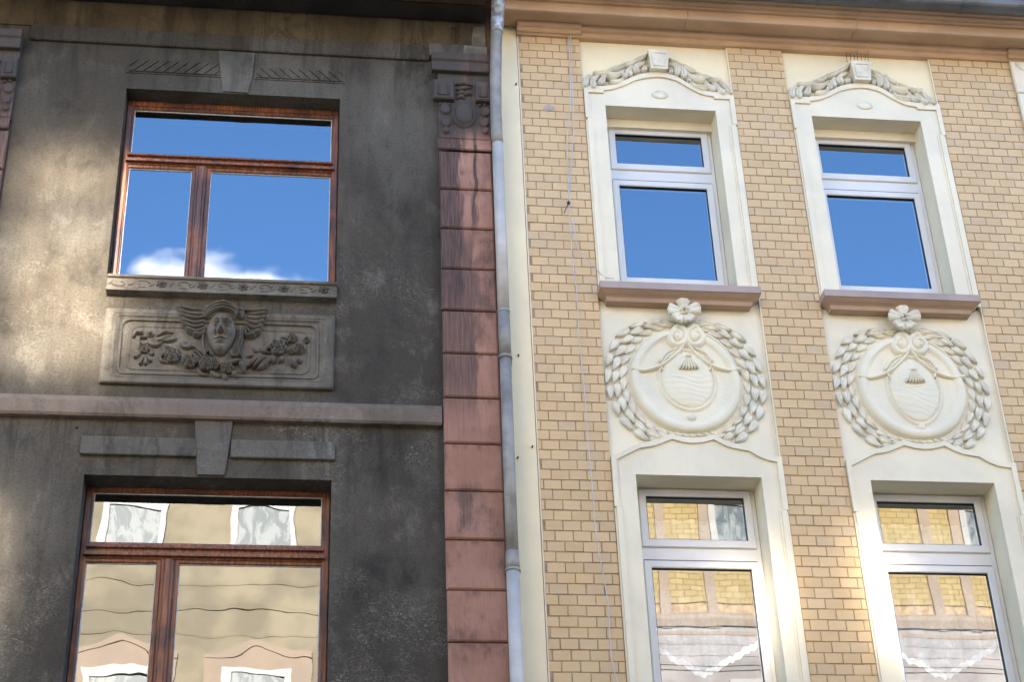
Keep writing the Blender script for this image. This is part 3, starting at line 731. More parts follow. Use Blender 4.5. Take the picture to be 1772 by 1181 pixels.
# the face, one continuous surface
fc = zr(142, 500); ftop = zr(146, 275); fbot = zr(140, 738); FW_ = 164 * SL; FH_ = (ftop[1] - fbot[1]) / 2; fcz = (ftop[1] + fbot[1]) / 2
def gs(a, b, ca, cb, sa, sb): return math.exp(-((a - ca) / sa) ** 2 - ((b - cb) / sb) ** 2)
def face(u, v):
    th = u * 2 * math.pi; rad = v
    # egg outline: narrower at the chin
    b = rad * math.sin(th); half = (1.0 if b > 0.05 else (1.0 - 0.34 * ((0.05 - b) / 1.05) ** 1.6))
    a = rad * math.cos(th) * half
    base = max(0.0, 1 - rad ** 3.2) ** 0.6
    h = 0.085 * base
    h += 0.026 * gs(a, b, 0, 0.52, 0.55, 0.25)                               # forehead
    for s in (-1, 1):
        h += 0.030 * gs(a, b, s * 0.40, 0.43, 0.24, 0.065)                    # brow
        h -= 0.044 * gs(a, b, s * 0.40, 0.27, 0.23, 0.13)                     # socket
        h += 0.050 * gs(a, b, s * 0.41, 0.255, 0.14, 0.085)                   # eyeball
        h += 0.018 * (gs(a, b, s * 0.41, 0.345, 0.19, 0.030) + gs(a, b, s * 0.41, 0.175, 0.17, 0.026))   # lids
        h -= 0.024 * gs(a, b, s * 0.40, 0.25, 0.04, 0.04)                   # pupil
        h += 0.022 * gs(a, b, s * 0.50, -0.05, 0.24, 0.20)                    # cheek
        h -= 0.012 * gs(a, b, s * 0.30, -0.22, 0.10, 0.16)                    # fold beside the nose
        h += 0.030 * gs(a, b, s * 0.165, -0.11, 0.085, 0.07)                  # nostril wings
        h -= 0.020 * gs(a, b, s * 0.09, -0.185, 0.05, 0.032)
    if -0.17 < b < 0.42:
        t = (0.42 - b) / 0.59; h += (0.018 + 0.062 * t) * math.exp(-(a / (0.085 + 0.055 * t)) ** 2) * min(1, (0.17 + b) / 0.09 + 0.001)
    h += 0.012 * gs(a, b, 0, 0.47, 0.10, 0.06)
    h += 0.020 * gs(a, b, 0, -0.36, 0.30, 0.052) + 0.024 * gs(a, b, 0, -0.50, 0.25, 0.058)        # lips
    h -= 0.026 * gs(a, b, 0, -0.428, 0.34, 0.022)
    h -= 0.012 * gs(a, b, 0, -0.62, 0.26, 0.045)
    h += 0.030 * gs(a, b, 0, -0.80, 0.28, 0.14)                                                    # chin
    h -= 0.008 * gs(a, b, 0, -0.27, 0.05, 0.06)
    return (fc[0] + a * FW_, 0.0 - max(h, 0) * (1 if rad < 0.999 else 0), fcz + b * FH_)
m = MB(); m.grid(face, 160, 90); m.build('carved_face', M['relief'], panel)

# ---- sandstone pilaster of rusticated blocks, and its capital
zs = [9.368 - 0.3463 * k for k in range(0, 15)]
SX = (0.968, 1.351)
core = MB(); core.box(SX[0] + 0.012, SX[1], -0.038, 0.003, 4.5, 9.37); pil = core.build('pilaster', M['sandstone'], GH)
rb = random.Random(5)
for k in range(len(zs) - 1):
    m = MB(); j = rb.uniform(-0.003, 0.003)
    m.bbox(SX[0] + j, SX[1] - 0.002, -0.062 + rb.uniform(-0.003, 0.003), -0.03, zs[k + 1] + 0.006, zs[k] - 0.006, 0.010); m.build('sandstone_block', M['sandstone'], pil)
def capital(dx):
    zc = Z(730, 80, 170 / 1004, -0.06)
    sx = (zc(1000, 600)[0] - zc(0, 600)[0]) / 1000
    m = MB()
    X0, X1 = 0.966 + dx, 1.350 + dx
    m.box(X0, X1, -0.060, 0.003, 9.478, 10.272)
    cap = m.build('capital', M['sandstone'], GH)
    m = MB(); m.profile_x([(-0.058, 9.372), (-0.070, 9.372), (-0.078, 9.38), (-0.078, 9.415), (-0.066, 9.425), (-0.066, 9.47), (-0.074, 9.477), (-0.058, 9.480)], X0 - 0.008, X1); m.build('neck_moulding', M['sandstone'], cap)
    m = MB(); m.profile_x([(-0.055, 10.095), (-0.098, 10.095), (-0.104, 10.102), (-0.104, 10.175), (-0.092, 10.182), (-0.098, 10.19), (-0.110, 10.20), (-0.110, 10.262), (-0.10, 10.272), (-0.055, 10.272)], X0 - 0.045, X1 + 0.002); m.build('abacus', M['sandstone'], cap)
    def blk(a0, a1, b0, b1):
        x0, _ = zc(a0, b0); x1, _ = zc(a1, b0); z1_ = zc(a0, b0)[1]; z0 = zc(a0, b1)[1]
        x0 += dx; x1 += dx
        q = MB(); q.bbox(x0, x1, -0.112, -0.055, z0, z1_, 0.01); o = q.build('volute_block', M['sandstone'], cap)
        q = MB(); u0, u1 = x0 + (x1 - x0) * 0.24, x0 + (x1 - x0) * 0.72; v0, v1 = z0 + (z1_ - z0) * 0.17, z0 + (z1_ - z0) * 0.72
        q.blade([(u0, v1), (u0, v0), ], 0.008, 0.012, -0.111, 'ridge', 0, 4); q.blade([(u0, v0), (u1, v0)], 0.008, 0.012, -0.111, 'ridge', 0, 4); q.blade([(u1, v0), (u1, v1)], 0.008, 0.012, -0.111, 'ridge', 0, 4)
        q.build('scroll_line', M['sandstone'], cap)
    blk(112, 322, 372, 566); blk(540, 690, 400, 590)
    q = MB(); x, z = zc(430, 705); x += dx
    q.dome(x, z, 132 * sx, 158 * sx * 1.12, 0.035, -0.056, 28, 8, lambda r: 0.55 if r < 0.82 else (1.0 if r < 0.95 else 0.0)); q.dome(x, z, 104 * sx, 132 * sx * 1.12, 0.045, -0.064, 28, 7); q.build('oval_boss', M['sandstone'], cap)
    q = MB()
    for (a, b, c, d, e, f_) in ((340, 400, 420, 385, 520, 410), (345, 450, 420, 440, 515, 425), (350, 500, 410, 480, 450, 520), (440, 500, 480, 490, 515, 510), (345, 545, 400, 520, 440, 550)):
        q.blade([(zc(a, b)[0] + dx, zc(a, b)[1]), (zc(c, d)[0] + dx, zc(c, d)[1]), (zc(e, f_)[0] + dx, zc(e, f_)[1])], 26 * sx, 0.035, -0.06, 'leaf', 0.3, 7)
    q.build('foliage', M['sandstone'], cap)
    for (a, b, r) in ((235, 650, 58), (245, 785, 55), (245, 865, 36), (640, 680, 56), (635, 788, 52), (642, 872, 36)):
        q = MB(); x, z = zc(a, b); x += dx
        q.dome(x, z, r * sx, r * sx * 1.15, 0.030, -0.057, 18, 6, lambda r_: 0.75 if r_ < 0.70 else (0.35 if r_ < 0.82 else (1.0 if r_ < 0.96 else 0.0))); q.build('fruit', M['sandstone'], cap)
    for (a, b) in ((190, 605), (230, 600), (275, 605), (590, 615), (640, 610)):
        q = MB(); x, z = zc(a, b); q.dome(x + dx, z, 24 * sx, 20 * sx, 0.03, -0.057, 8, 3); q.build('bead', M['sandstone'], cap)
    return cap
capital(0.0)
LDX = -2.087 - 1.351 + 0.0
capital(LDX)
core = MB(); core.box(SX[0] + LDX + 0.012, SX[1] + LDX - 0.002, -0.038, 0.003, 4.5, 9.37); pil2 = core.build('pilaster', M['sandstone'], GH)
for k in range(len(zs) - 1):
    m = MB(); m.bbox(SX[0] + LDX, SX[1] + LDX, -0.062, -0.03, zs[k + 1] + 0.006, zs[k] - 0.006, 0.010); m.build('sandstone_block', M['sandstone'], pil2)

# ================================================================== BRICK HOUSE (right)
BH = thing('brick_house', 'yellow brick house with cream window surrounds and leaf wreath medallions', 'house')
BX0, BX1 = 1.3525, 9.5
PIERS = [(1.602, 2.080), (3.255, 3.694), (4.903, 5.565)]
BAYS = [(2.080, 3.255), (3.694, 4.903)]
WC = [(2.243, 3.098), (3.853, 4.725)]      # window openings
YP = 0.030                                  # plane of the panels
UZ = (8.21, 9.912); LZ = (4.70, 6.775)
holes = []
for a, b in WC: holes += [(a, b, *UZ), (a, b, *LZ)]
w = MB(); wall_with_holes(w, BX0, BX1, 0.0, 10.9, YP, 0.42, holes); w.build('wall', M['panel'], BH)
shell(BH, BX0, BX1, 10.9, [3.6, 7.15, 10.5], 9.0, 0.42)
gable_roof(BH, BX0 + 0.003, BX1, 11.02, 13.8, -0.36)
w = MB(); w.box(1.353, 1.399, -0.012, YP + 0.001, 0.0, 10.895); w.build('joint_strip', M['rust'], BH)
w = MB(); w.box(1.40, 1.588, 0.006, YP + 0.002, 0.0, 10.62); w.build('corner_strip', M['yellowcream'], BH)
for (a, b) in BAYS:
    w = MB(); w.box(a + 0.001, b - 0.001, YP - 0.004, YP + 0.002, 10.02, 10.58); w.build('top_field', M['yellowcream'], BH)
# screws left in the corner strip
for (px, py) in ((893, 146), (896, 793), (921, 774), (897, 616)):
    a = P(px, py); m = MB(); m.tube([(a[0], 0.008, a[1]), (a[0], -0.015, a[1])], 0.006, 7); m.build('screw', M['rust'], BH)

# bricks
BP, BHGT, JT = 0.1195, 0.0740, 0.0058
rk = random.Random(11)
def brick_mesh(wd):
    m = MB(); m.bbox(-wd / 2, wd / 2, 0.0, 0.012, -(BHGT - JT) / 2, (BHGT - JT) / 2, 0.0022)
    return m.mesh('brick', M['brick'])
FULL = brick_mesh(BP - JT)
allb = []
ZTOP = 10.572
for pi, (x0, x1) in enumerate(PIERS):
    nrow = int((ZTOP - 4.6) / BHGT)
    ph0 = (0.35, 0.62, 0.5)[pi] * BP
    for r in range(nrow):
        z = ZTOP - (r + 0.5) * BHGT
        x = x0 - (ph0 if r % 2 else (ph0 + BP / 2) % BP) + rk.uniform(-0.004, 0.004)
        while x < x1 - 0.012:
            a, b = max(x, x0 - JT / 2), min(x + BP, x1 + JT / 2)
            if b - a > 0.022: allb.append((z, (a + b) / 2, b - a - JT, pi, r))
            x += BP
piers = []
for (x0, x1) in PIERS:
    m = MB(); m.box(x0 + 0.001, x1 - 0.001, 0.0050, YP + 0.002, 4.5, ZTOP); p = m.build('brick_pier', M['mortar'], BH)
    m = MB(); m.box(x0 - 0.009, x0 + 0.0005, 0.004, YP + 0.002, 4.5, ZTOP); m.build('edge_strip', M['cream'], p)
    piers.append(p)
vis = [b for b in allb if b[0] > 5.28 + 0.0 * b[1] and not (b[3] == 2 and b[1] > 4.903 + 0.7)]
vis.sort(key=lambda b: b[0])
near = set(id(b) for b in vis[:300])
rest = [MB() for _ in PIERS]; tones = [[] for _ in PIERS]
for b in allb:
    z, cx, wd, pi, r = b
    yy = rk.uniform(-0.0018, 0.0012); dz = rk.uniform(-0.0012, 0.0012)
    if id(b) in near:
        me = FULL if abs(wd - (BP - JT)) < 0.001 else brick_mesh(wd)
        o = link('brick', me, piers[pi]); o.location = (cx, yy, z + dz); o.rotation_euler = (rk.uniform(-0.02, 0.02), rk.uniform(-0.010, 0.010), rk.uniform(-0.012, 0.012)); o.scale = (rk.uniform(0.975, 1.012), 1, rk.uniform(0.96, 1.015))
    else:
        q = rest[pi]; n0 = len(q.f)
        q.bbox(cx - wd / 2, cx + wd / 2, yy, yy + 0.012, z + dz - (BHGT - JT) / 2, z + dz + (BHGT - JT) / 2, 0.0022)
        tones[pi] += [rk.random()] * (len(q.f) - n0)
for pi, q in enumerate(rest):
    o = q.build('brickwork', M['brick'], piers[pi]); o['kind'] = 'stuff'
    at = o.data.attributes.new('tone', 'FLOAT', 'FACE'); at.data.foreach_set('value', tones[pi])
# cement dab on the first pier
a = P(950, 187); m = MB(); rr = random.Random(4)
m.prism([(a[0] + (0.040 + 0.012 * rr.random()) * math.cos(t * 0.45), a[1] + (0.020 + 0.012 * rr.random()) * math.sin(t * 0.45)) for t in range(14)], -0.004, 0.004); m.build('cement_patch', M['greyspot'], piers[0])

# window surrounds
def arch_line(z_, pts, n): return curve_pts([z_(*p) for p in pts], n)
def bay(i):
    dx = 0.0 if i == 0 else (WC[1][0] + WC[1][1] - WC[0][0] - WC[0][1]) / 2
    bx0, bx1 = BAYS[i]; wx0, wx1 = WC[i]
    YB_, YF_ = -0.022, -0.006                  # border proud, field behind it
    zc = Z(980, 50, 340 / 1746, -0.015)
    T = lambda a, b: (zc(a, b)[0] + dx, zc(a, b)[1])
    L0, R0 = bx0 + 0.004, bx1 - 0.004
    # field slab: two jambs, the head with its arched outline
    arch = arch_line(T, [(330, 548), (420, 535), (520, 500), (640, 450), (810, 428), (960, 455), (1080, 520), (1200, 580), (1310, 602)], 22)
    zsh = (arch[0][1] + arch[-1][1]) / 2; ze = zsh - 0.022
    m = MB(); ha = UZ[1]
    m.box(L0 + 0.02, wx0, YF_, YP + 0.001, 8.20, ha); m.box(wx1, R0 - 0.02, YF_, YP + 0.001, 8.20, ha)
    head = [(L0 + 0.02, ha), (R0 - 0.02, ha), (R0 - 0.02, ze), (arch[-1][0], ze)] + [(x, z + 0.004) for x, z in arch[::-1]] + [(arch[0][0], ze), (L0 + 0.02, ze)]
    for k in range(len(arch) - 1):
        m.prism([(arch[k][0], ha), (arch[k + 1][0], ha), (arch[k + 1][0], arch[k + 1][1] + 0.004), (arch[k][0], arch[k][1] + 0.004)], YF_, YP + 0.001)
    m.prism([(L0 + 0.02, ha), (arch[0][0], ha), (arch[0][0], ze + 0.002), (L0 + 0.02, ze + 0.002)], YF_, YP + 0.001)
    m.prism([(arch[-1][0], ha), (R0 - 0.02, ha), (R0 - 0.02, ze + 0.002), (arch[-1][0], ze + 0.002)], YF_, YP + 0.001)
    sur = m.build('window_surround', M['cream'], BH)
    # border: raised band over the arch, shoulders, ears and outer fillets
    m = MB(); bw = 0.040
    up = [(x, z + bw + 0.006 * math.sin(math.pi * k / 22)) for k, (x, z) in enumerate(arch)]
    m.strip(arch, up, YB_, YP + 0.001)
    ztop = zsh + bw
    for s, xa, xo in ((-1, arch[0][0], L0), (1, arch[-1][0], R0)):
        xi = xo - s * 0.034
        lo, hi = min(xa, xo), max(xa, xo)
        m.box(lo, hi, YB_, YP + 0.001, ze, ztop)
        zear = 9.775
        lo, hi = min(xi, xo), max(xi, xo); m.box(lo, hi, YB_, YP + 0.001, zear, ze)
        xi2 = xo - s * 0.050; x2 = xo - s * 0.012
        lo, hi = min(xi2, x2), max(xi2, x2); m.box(lo, hi, YB_ + 0.002, YP + 0.001, 8.20, zear - 0.001)
        lo, hi = min(xo, x2), max(xo, x2); m.box(lo, hi, YF_ + 0.002, YP + 0.001, 8.20, zear - 0.002)
        xj = xo - s * 0.066; lo, hi = min(xi2, xj), max(xi2, xj); m.box(lo, hi, YF_ - 0.005, YP, 8.20, zear - 0.002)
    m.build('border', M['cream'], sur)
    # small oval boss
    m = MB(); x, z = T(832, 582); m.dome(x, z, 0.066, 0.040, 0.016, YF_ + 0.001, 28, 8, lambda r: 0.75 if r < 0.74 else (0.3 if r < 0.84 else (1.0 if r < 0.95 else 0))); m.build('oval_boss', M['ornament'], sur)
    # keystone
    m = MB(); q = [T(718, 215), T(905, 224), T(890, 392), T(745, 386)]; m.prism(q, -0.065, YP); cx = sum(p[0] for p in q) / 4; cz = sum(p[1] for p in q) / 4
    key = m.build('keystone', M['ornament'], sur)
    q2 = [(cx + (x - cx) * 0.74, cz + (z - cz) * 0.74) for x, z in q]; q3 = [(cx + (x - cx) * 0.60, cz + (z - cz) * 0.60) for x, z in q]
    m = MB()
    for k in range(4): m.prism([q2[k], q2[(k + 1) % 4], q3[(k + 1) % 4], q3[k]], -0.072, -0.063)
    m.build('keystone_rim', M['ornament'], sur)
    # acanthus leaves
    s_ = 340 / 1746 / 277.0 * 1.32
    rj = random.Random(20 + i)
    LV = [([(215, 395), (180, 440), (168, 525)], 34), ([(285, 400), (238, 455), (242, 535)], 36), ([(350, 395), (325, 440), (308, 505)], 38),
          ([(525, 350), (450, 405), (355, 425)], 28), ([(530, 385), (480, 465), (370, 490)], 30), ([(625, 320), (555, 365), (572, 430)], 36), ([(705, 285), (615, 335), (640, 402)], 32), ([(735, 325), (688, 345), (710, 390)], 24), ([(470, 380), (520, 410), (525, 450)], 22),
          ([(905, 330), (935, 370), (915, 408)], 24), ([(905, 290), (985, 335), (985, 425)], 34), ([(960, 300), (1035, 365), (1045, 445)], 36), ([(1045, 360), (1110, 425), (1235, 468)], 32), ([(1070, 410), (1130, 505), (1255, 545)], 34), ([(1225, 440), (1265, 510), (1325, 555)], 34), ([(1310, 460), (1360, 540), (1405, 590)], 38), ([(1380, 460), (1430, 520), (1470, 592)], 28), ([(1060, 430), (1085, 455), (1090, 480)], 18),
          ([(235, 372), (330, 385), (420, 360)], 26), ([(360, 352), (450, 345), (530, 310)], 28), ([(460, 320), (560, 300), (640, 262)], 28), ([(570, 282), (650, 262), (722, 228)], 26),
          ([(1285, 415), (1220, 420), (1150, 395)], 26), ([(1160, 370), (1090, 350), (1030, 320)], 28), ([(1050, 330), (980, 300), (905, 272)], 26), ([(1385, 430), (1320, 450), (1260, 440)], 24)]
    for k, (pts, wd) in enumerate(LV):
        m = MB(); jj = lambda: rj.uniform(-5, 5) if i else 0.0
        m.blade([T(a + jj(), b + jj()) for a, b in pts], wd * s_ * 0.88, 0.028 if k < 18 else 0.024, YF_ + 0.012, 'tip' if k < 18 else 'leaf', 0.12, 10, 0.024, 0.0, -1)
        m.build('acanthus_leaf', M['ornament'], sur)
    # sill: cap over coved fascia, mitred ends
    sx0, sx1 = P(1037, 487, -0.1)[0] + dx, P(1315, 498, -0.1)[0] + dx
    m = MB(); sxw = 0.0
    m.loft([(8.237, sx0 + 0.004, sx1 - 0.004, -0.116), (8.233, sx0, sx1, -0.120), (8.180, sx0, sx1, -0.120), (8.177, sx0 + 0.006, sx1 - 0.006, -0.113)], YP); s1 = m.build('window_sill', M['silltop'], BH)
    m = MB(); m.box(wx0 + 0.002, wx1 - 0.002, YP - 0.002, 0.22, 8.212, 8.2365); m.build('inner_sill', M['silltop'], s1)
    m = MB(); rows = [(8.178, 0.008, -0.110), (8.172, 0.012, -0.104), (8.158, 0.030, -0.082), (8.153, 0.040, -0.070), (8.150, 0.044, -0.064), (8.146, 0.046, -0.060), (8.143, 0.050, -0.054), (8.116, 0.058, -0.044), (8.114, 0.064, -0.03)]
    m.loft([(z, sx0 + e, sx1 - e, yf) for z, e, yf in rows], YP); m.build('sill_moulding', M['sill'], s1)
    # lower surround
    zd = Z(1000, 480, 360 / 1329, -0.015); TD = lambda a, b: (zd(a, b)[0] + dx, zd(a, b)[1])
    segs = [[(245, 1168), (310, 1135), (400, 1092)], [(400, 1092), (490, 1078), (600, 1036)], [(600, 1036), (690, 1058), (780, 1060), (868, 1040)], [(868, 1040), (970, 1088), (1095, 1112)], [(1095, 1112), (1160, 1150), (1245, 1182)]]
    line = []
    for k, sg in enumerate(segs):
        c = curve_pts([TD(*p) for p in sg], 7); line += c if k == 0 else c[1:]
    line[0] = (L0 + 0.035, line[0][1]); line[-1] = (R0 - 0.035, line[-1][1])
    m = MB(); ha = LZ[1]
    for k in range(len(line) - 1): m.prism([(line[k][0], ha), (line[k + 1][0], ha), (line[k + 1][0], line[k + 1][1] + 0.004), (line[k][0], line[k][1] + 0.004)], YF_, YP + 0.001)
    m.box(L0 + 0.012, wx0, YF_, YP + 0.001, 4.6, ha); m.box(wx1, R0 - 0.012, YF_, YP + 0.001, 4.6, ha)
    m.box(L0 + 0.012, L0 + 0.035, YF_, YP + 0.001, ha, line[0][1] - 0.002); m.box(R0 - 0.035, R0 - 0.012, YF_, YP + 0.001, ha, line[-1][1] - 0.002)
    sl_ = m.build('window_surround', M['cream'], BH)
    m = MB(); up = [(x, z + 0.038) for x, z in line]
    m.strip(line, up, YB_, YP + 0.001)
    zk = (line[0][1] + line[-1][1]) / 2
    for s, xo in ((-1, L0), (1, R0)):
        zz = line[0][1] if s < 0 else line[-1][1]
        lo, hi = min(xo, xo - s * 0.035), max(xo, xo - s * 0.035); m.box(lo, hi, YB_, YP + 0.001, 6.53, zz + 0.038)
        x2, x3 = xo - s * 0.012, xo - s * 0.050
        lo, hi = min(x2, x3), max(x2, x3); m.box(lo, hi, YB_ + 0.002, YP + 0.001, 4.6, 6.529)
        lo, hi = min(xo, x2), max(xo, x2); m.box(lo, hi, YF_ + 0.002, YP + 0.001, 4.6, 6.528)
        x4 = xo - s * 0.066; lo, hi = min(x3, x4), max(x3, x4); m.box(lo, hi, YF_ - 0.005, YP, 4.6, 6.528)
    m.build('border', M['cream'], sl_)
    # reveals: side linings and lintel strip behind the surround
    m = MB(); m.box(wx0, wx1, 0.150, 0.235, 9.835, UZ[1] - 0.001); m.build('lintel', M['cream'], BH)
    # ---- white windows
    for up_ in (True, False):
        x0, x1 = wx0, wx1; zt = 9.846 if up_ else LZ[1] - 0.001; zb = 8.247 if up_ else 4.72
        yf = 0.195
        gx0, gx1 = (2.342 + dx, 3.014 + dx) if i == 0 else (3.945, 4.638)
        if up_: tz = (9.305, 9.514); gt = 9.797; gb = 8.478
        else: tz = (6.190, 6.397); gt = 6.713; gb = 4.90
        m = MB(); m.ring(x0 + 0.003, x1 - 0.003, zb, zt, (gx0 - x0 - 0.048, x1 - gx1 - 0.048, 0.04, 0.02 if not up_ else 0.015), yf, yf + 0.08, 0.004)
        m.box(gx0 - 0.05, gx1 + 0.05, yf + 0.001, yf + 0.07, tz[0] + 0.055, tz[1] - 0.045)
        fr = m.build('window', M['pvc'], BH)
        for (a, b, c) in ((tz[1], gt, 'top'), (gb, tz[0], 'low')):
            bt = a - 0.050 if c == 'low' else a - 0.062
            m = MB(); m.ring(gx0 - 0.052, gx1 + 0.052, (a - 0.058) if c == 'top' else a - 0.06, b + 0.052, (0.052, 0.052, 0.058 if c == 'top' else 0.06, 0.052), yf - 0.014, yf + 0.05, 0.006); m.build('sash', M['pvc'], fr)
            m = MB(); m.ring(gx0 - 0.002, gx1 + 0.002, a - 0.002, b + 0.002, 0.006, yf - 0.004, yf + 0.02, 0.001); m.build('gasket', M['gasket'], fr)
            m = MB(); m.box(gx0, gx1, yf + 0.010, yf + 0.014, a, b); m.build('pane', M['glass_new'], fr)
        m = MB(); m.box(gx0 - 0.045, gx1 + 0.045, yf - 0.004, yf + 0.01, tz[0] + 0.0535, tz[0] + 0.060); m.build('drip_groove', M['gasket'], fr)
    return dx

def medallion(dx, var):
    zd = Z(1000, 480, 360 / 1329, 0.0)
    T = lambda a, b: (zd(a, b)[0] + dx, zd(a, b)[1])
    px = (zd(1000, 600)[0] - zd(0, 600)[0]) / 1000
    y0 = YP
    cx, cz = T(690, 655); RX = (T(1045, 600)[0] - T(335, 600)[0]) / 2; RZ = (T(690, 315)[1] - T(690, 985)[1]) / 2
    ex, ez = T(702, 655); EX = (T(880, 600)[0] - T(525, 600)[0]) / 2 * (0.97 if var else 1.0); EZ = (T(700, 470)[1] - T(700, 850)[1]) / 2 * (1.14 if var else 1.0); ez -= 0.03 if var else 0.0
    def shield(u, v):
        th = 2 * math.pi * u; r = v
        x = cx + RX * r * math.cos(th); z = cz + RZ * r * math.sin(th)
        h = 0.012 + 0.026 * r ** 2
        if r > 0.80: h += 0.016 * math.sin(math.pi * min(1, (r - 0.80) / 0.17))
        if r > 0.97: h *= max(0, (1 - r) / 0.03)
        b = (z - ez) / EZ; a = (x - ex) / (EX * (1.0 - 0.16 * max(0, -b) ** 2 if var else 1.0)); e = math.hypot(a, b)
        if e < 0.92: h += 0.030 * math.sqrt(max(0, 1 - (e / 0.95) ** 2)) + 0.004
        elif e < 1.10: h += 0.018 * math.exp(-((e - 1.01) / 0.045) ** 2)
        if e < 0.9 and b < 0.1: h += 0.0011 * math.sin(b * 38 + 2.2 * math.cos(a * 2.1 + 0.4) + 5 * a * (1 + var) + 2 * math.sin(a * 5 + b * 3)) + 0.0008 * math.sin(b * 71 + 9 * a)
        elif 0.35 < r < 0.8: h += 0.0010 * math.sin(th * 46 + 4 * math.sin(r * 19)) * (1 if math.sin(th) < 0.2 else 0.6)
        return (x, y0 - h, z)
    m = MB(); m.grid(shield, 150, 54); med = m.build('medallion', M['panel'], BH)
    def bl2(pts, wpx, h, kind='ridge', groove=0.0, n=12, lift=0.0, name='drapery', mat='panel', y=0.0):
        m = MB(); m.blade([T(*p) for p in pts], wpx * px, h, y0 - y, kind, groove, n, lift); return m.build(name, M[mat], med)
    # volutes: rim coming in from each side and rolling up
    for s in (-1, 1):
        base = (632, 385) if s < 0 else (752, 385)
        q = []
        for k in range(20):
            t = k / 19; ang = math.radians(88 - 560 * t); r = 62 * (1 - t) ** 0.8 + 6
            q.append((base[0] - s * r * math.cos(ang), base[1] - r * math.sin(ang)))
        lead = [(690 + s * 355 * 0.90 * math.cos(math.radians(g_)), 652 - 335 * 0.90 * math.sin(math.radians(g_))) for g_ in (8, 22, 36, 50, 62, 72)]
        bl2(lead + q, 28, 0.036, 'swell', 0.0, 80, 0.0, 'volute', 'panel', 0.024)
        m = MB(); x, z = T(*base); m.dome(x, z, 27 * px, 29 * px, 0.032, y0 - 0.034, 14, 4); m.build('volute_eye', M['panel'], med)
        # drapery line and inner fold
        bl2([(690 + s * 350, 590), (690 + s * 265, 600), (690 + s * 150, 560), (690 + s * 60, 490), (690 + s * 8, 425)], 15, 0.034, 'ridge', 0.0, 24, 0.0, 'drapery', 'panel', 0.018)
        bl2([(690 + s * 170, 545), (690 + s * 130, 490), (690 + s * 60, 455), (690 + s * 12, 430)], 13, 0.028, 'ridge', 0.0, 14, 0.0, 'drapery', 'panel', 0.018)
        bl2([(690 + s * 150, 600), (690 + s * 158, 560), (690 + s * 120, 510)], 9, 0.026, 'ridge', 0.0, 10, 0.0, 'drapery', 'panel', 0.018)
    # stalk between the volutes
    bl2([(672, 270), (684, 310), (690, 360)], 22, 0.05, 'taper', 0.3, 8, 0, 'stalk', 'ornament'); bl2([(690, 400), (692, 440), (694, 470)], 12, 0.045, 'leaf', 0.2, 8, 0, 'stalk')
    # tassel
    tz_ = 40 if var else 0
    for k in range(7):
        t = (k - 3) / 3; bl2([(703 + t * 12, 520 + tz_), (703 + t * 40, 560 + tz_), (705 + t * 62, 606 + tz_ - 8 * t * t)], 13, 0.040, 'tip', 0.0, 7, 0.012, 'tassel', 'panel', 0.022)
    m = MB(); x, z = T(702, 510 + tz_); m.dome(x, z, 27 * px, 15 * px, 0.032, y0 - 0.030, 14, 4); m.build('tassel_knot', M['panel'], med)
    m = MB(); x, z = T(728, 898 + (20 if var else 0)); m.dome(x, z, 36 * px, 30 * px, 0.030, y0 - 0.015, 10, 4); m.build('button', M['ornament'], med)
    # wreath leaves: three rows on each side, tips pointing down from the flower
    RXo, RZo = RX + 0.003, RZ + 0.002
    leafs = []
    for s in range(3):
        m = MB(); m.blade([(0, 0.060), (0.003, 0.01), (-0.004, -0.066)], 0.0285 + 0.001 * s, 0.009, 0.0, 'oval', 0.25 - 0.08 * s, 10, 0.012, 0.0, -1); leafs.append(m.mesh('leaf', M['ornament']))
    rj = random.Random(31 + var)
    for s in (-1, 1):
        for row in range(3):
            rad = 1.105 + row * 0.135
            nn = 13 if row < 2 else 12
            for k in range(nn):
                t = (k + 0.5 * (row % 2)) / nn
                ang = math.radians(90 - 11) - t * math.radians(155)            # from near the top down to near the bottom
                ca, sa = math.cos(ang), math.sin(ang)
                rr_ = rad * (1 - 0.055 * max(0, (t - 0.80)) / 0.2 * (row)) * (1 - 0.09 * max(0, 0.22 - t) / 0.22 * row)
                x = cx + s * RXo * rr_ * ca; z = cz + RZo * rr_ * sa
                tx, tz2 = RXo * sa, -RZo * ca
                head_ = math.atan2(s * tx, -tz2) if True else 0
                o = link('leaf', leafs[rj.randrange(3)], med)
                splay = 0.16 * s * (1 if t < 0.75 else 0.3)
                # local -z of the leaf is its tip: turn it onto the tangent, a little outward
                dirx, dirz = s * tx, tz2
                l = math.hypot(dirx, dirz); dirx /= l; dirz /= l
                rot = math.atan2(-dirx, -dirz)
                o.rotation_euler = (rj.uniform(-0.10, 0.03), -(-rot) + (-splay) + rj.uniform(-0.10, 0.10), 0)
                sc_ = 0.93 + rj.uniform(-0.1, 0.1)
                o.scale = (sc_ * (1.05 + rj.uniform(-0.08, 0.08)), 1.0 + rj.uniform(-0.15, 0.2), sc_)
                o.location = (x, y0 - 0.004 - 0.008 * row * (1 if row < 2 else 0.5), z)
    # small flat leaves closing the wreath below
    for k in range(7):
        a = 570 + k * 45; m = MB(); bl2([(a, 975 + 14 * math.sin(k / 6 * math.pi)), (a + 35, 988 + 14 * math.sin(k / 6 * math.pi)), (a + 62, 992 + 8 * math.sin(k / 6 * math.pi))], 16, 0.020, 'leaf', 0.3, 6, 0, 'leaf', 'ornament')
    # flower, standing clear in front of the sill moulding
    zf_ = Z(1000, 480, 360 / 1329, -0.075); TF = lambda a, b: (zf_(a, b)[0] + dx, zf_(a, b)[1])
    fx, fz = (680, 212) if not var else (666, 204)
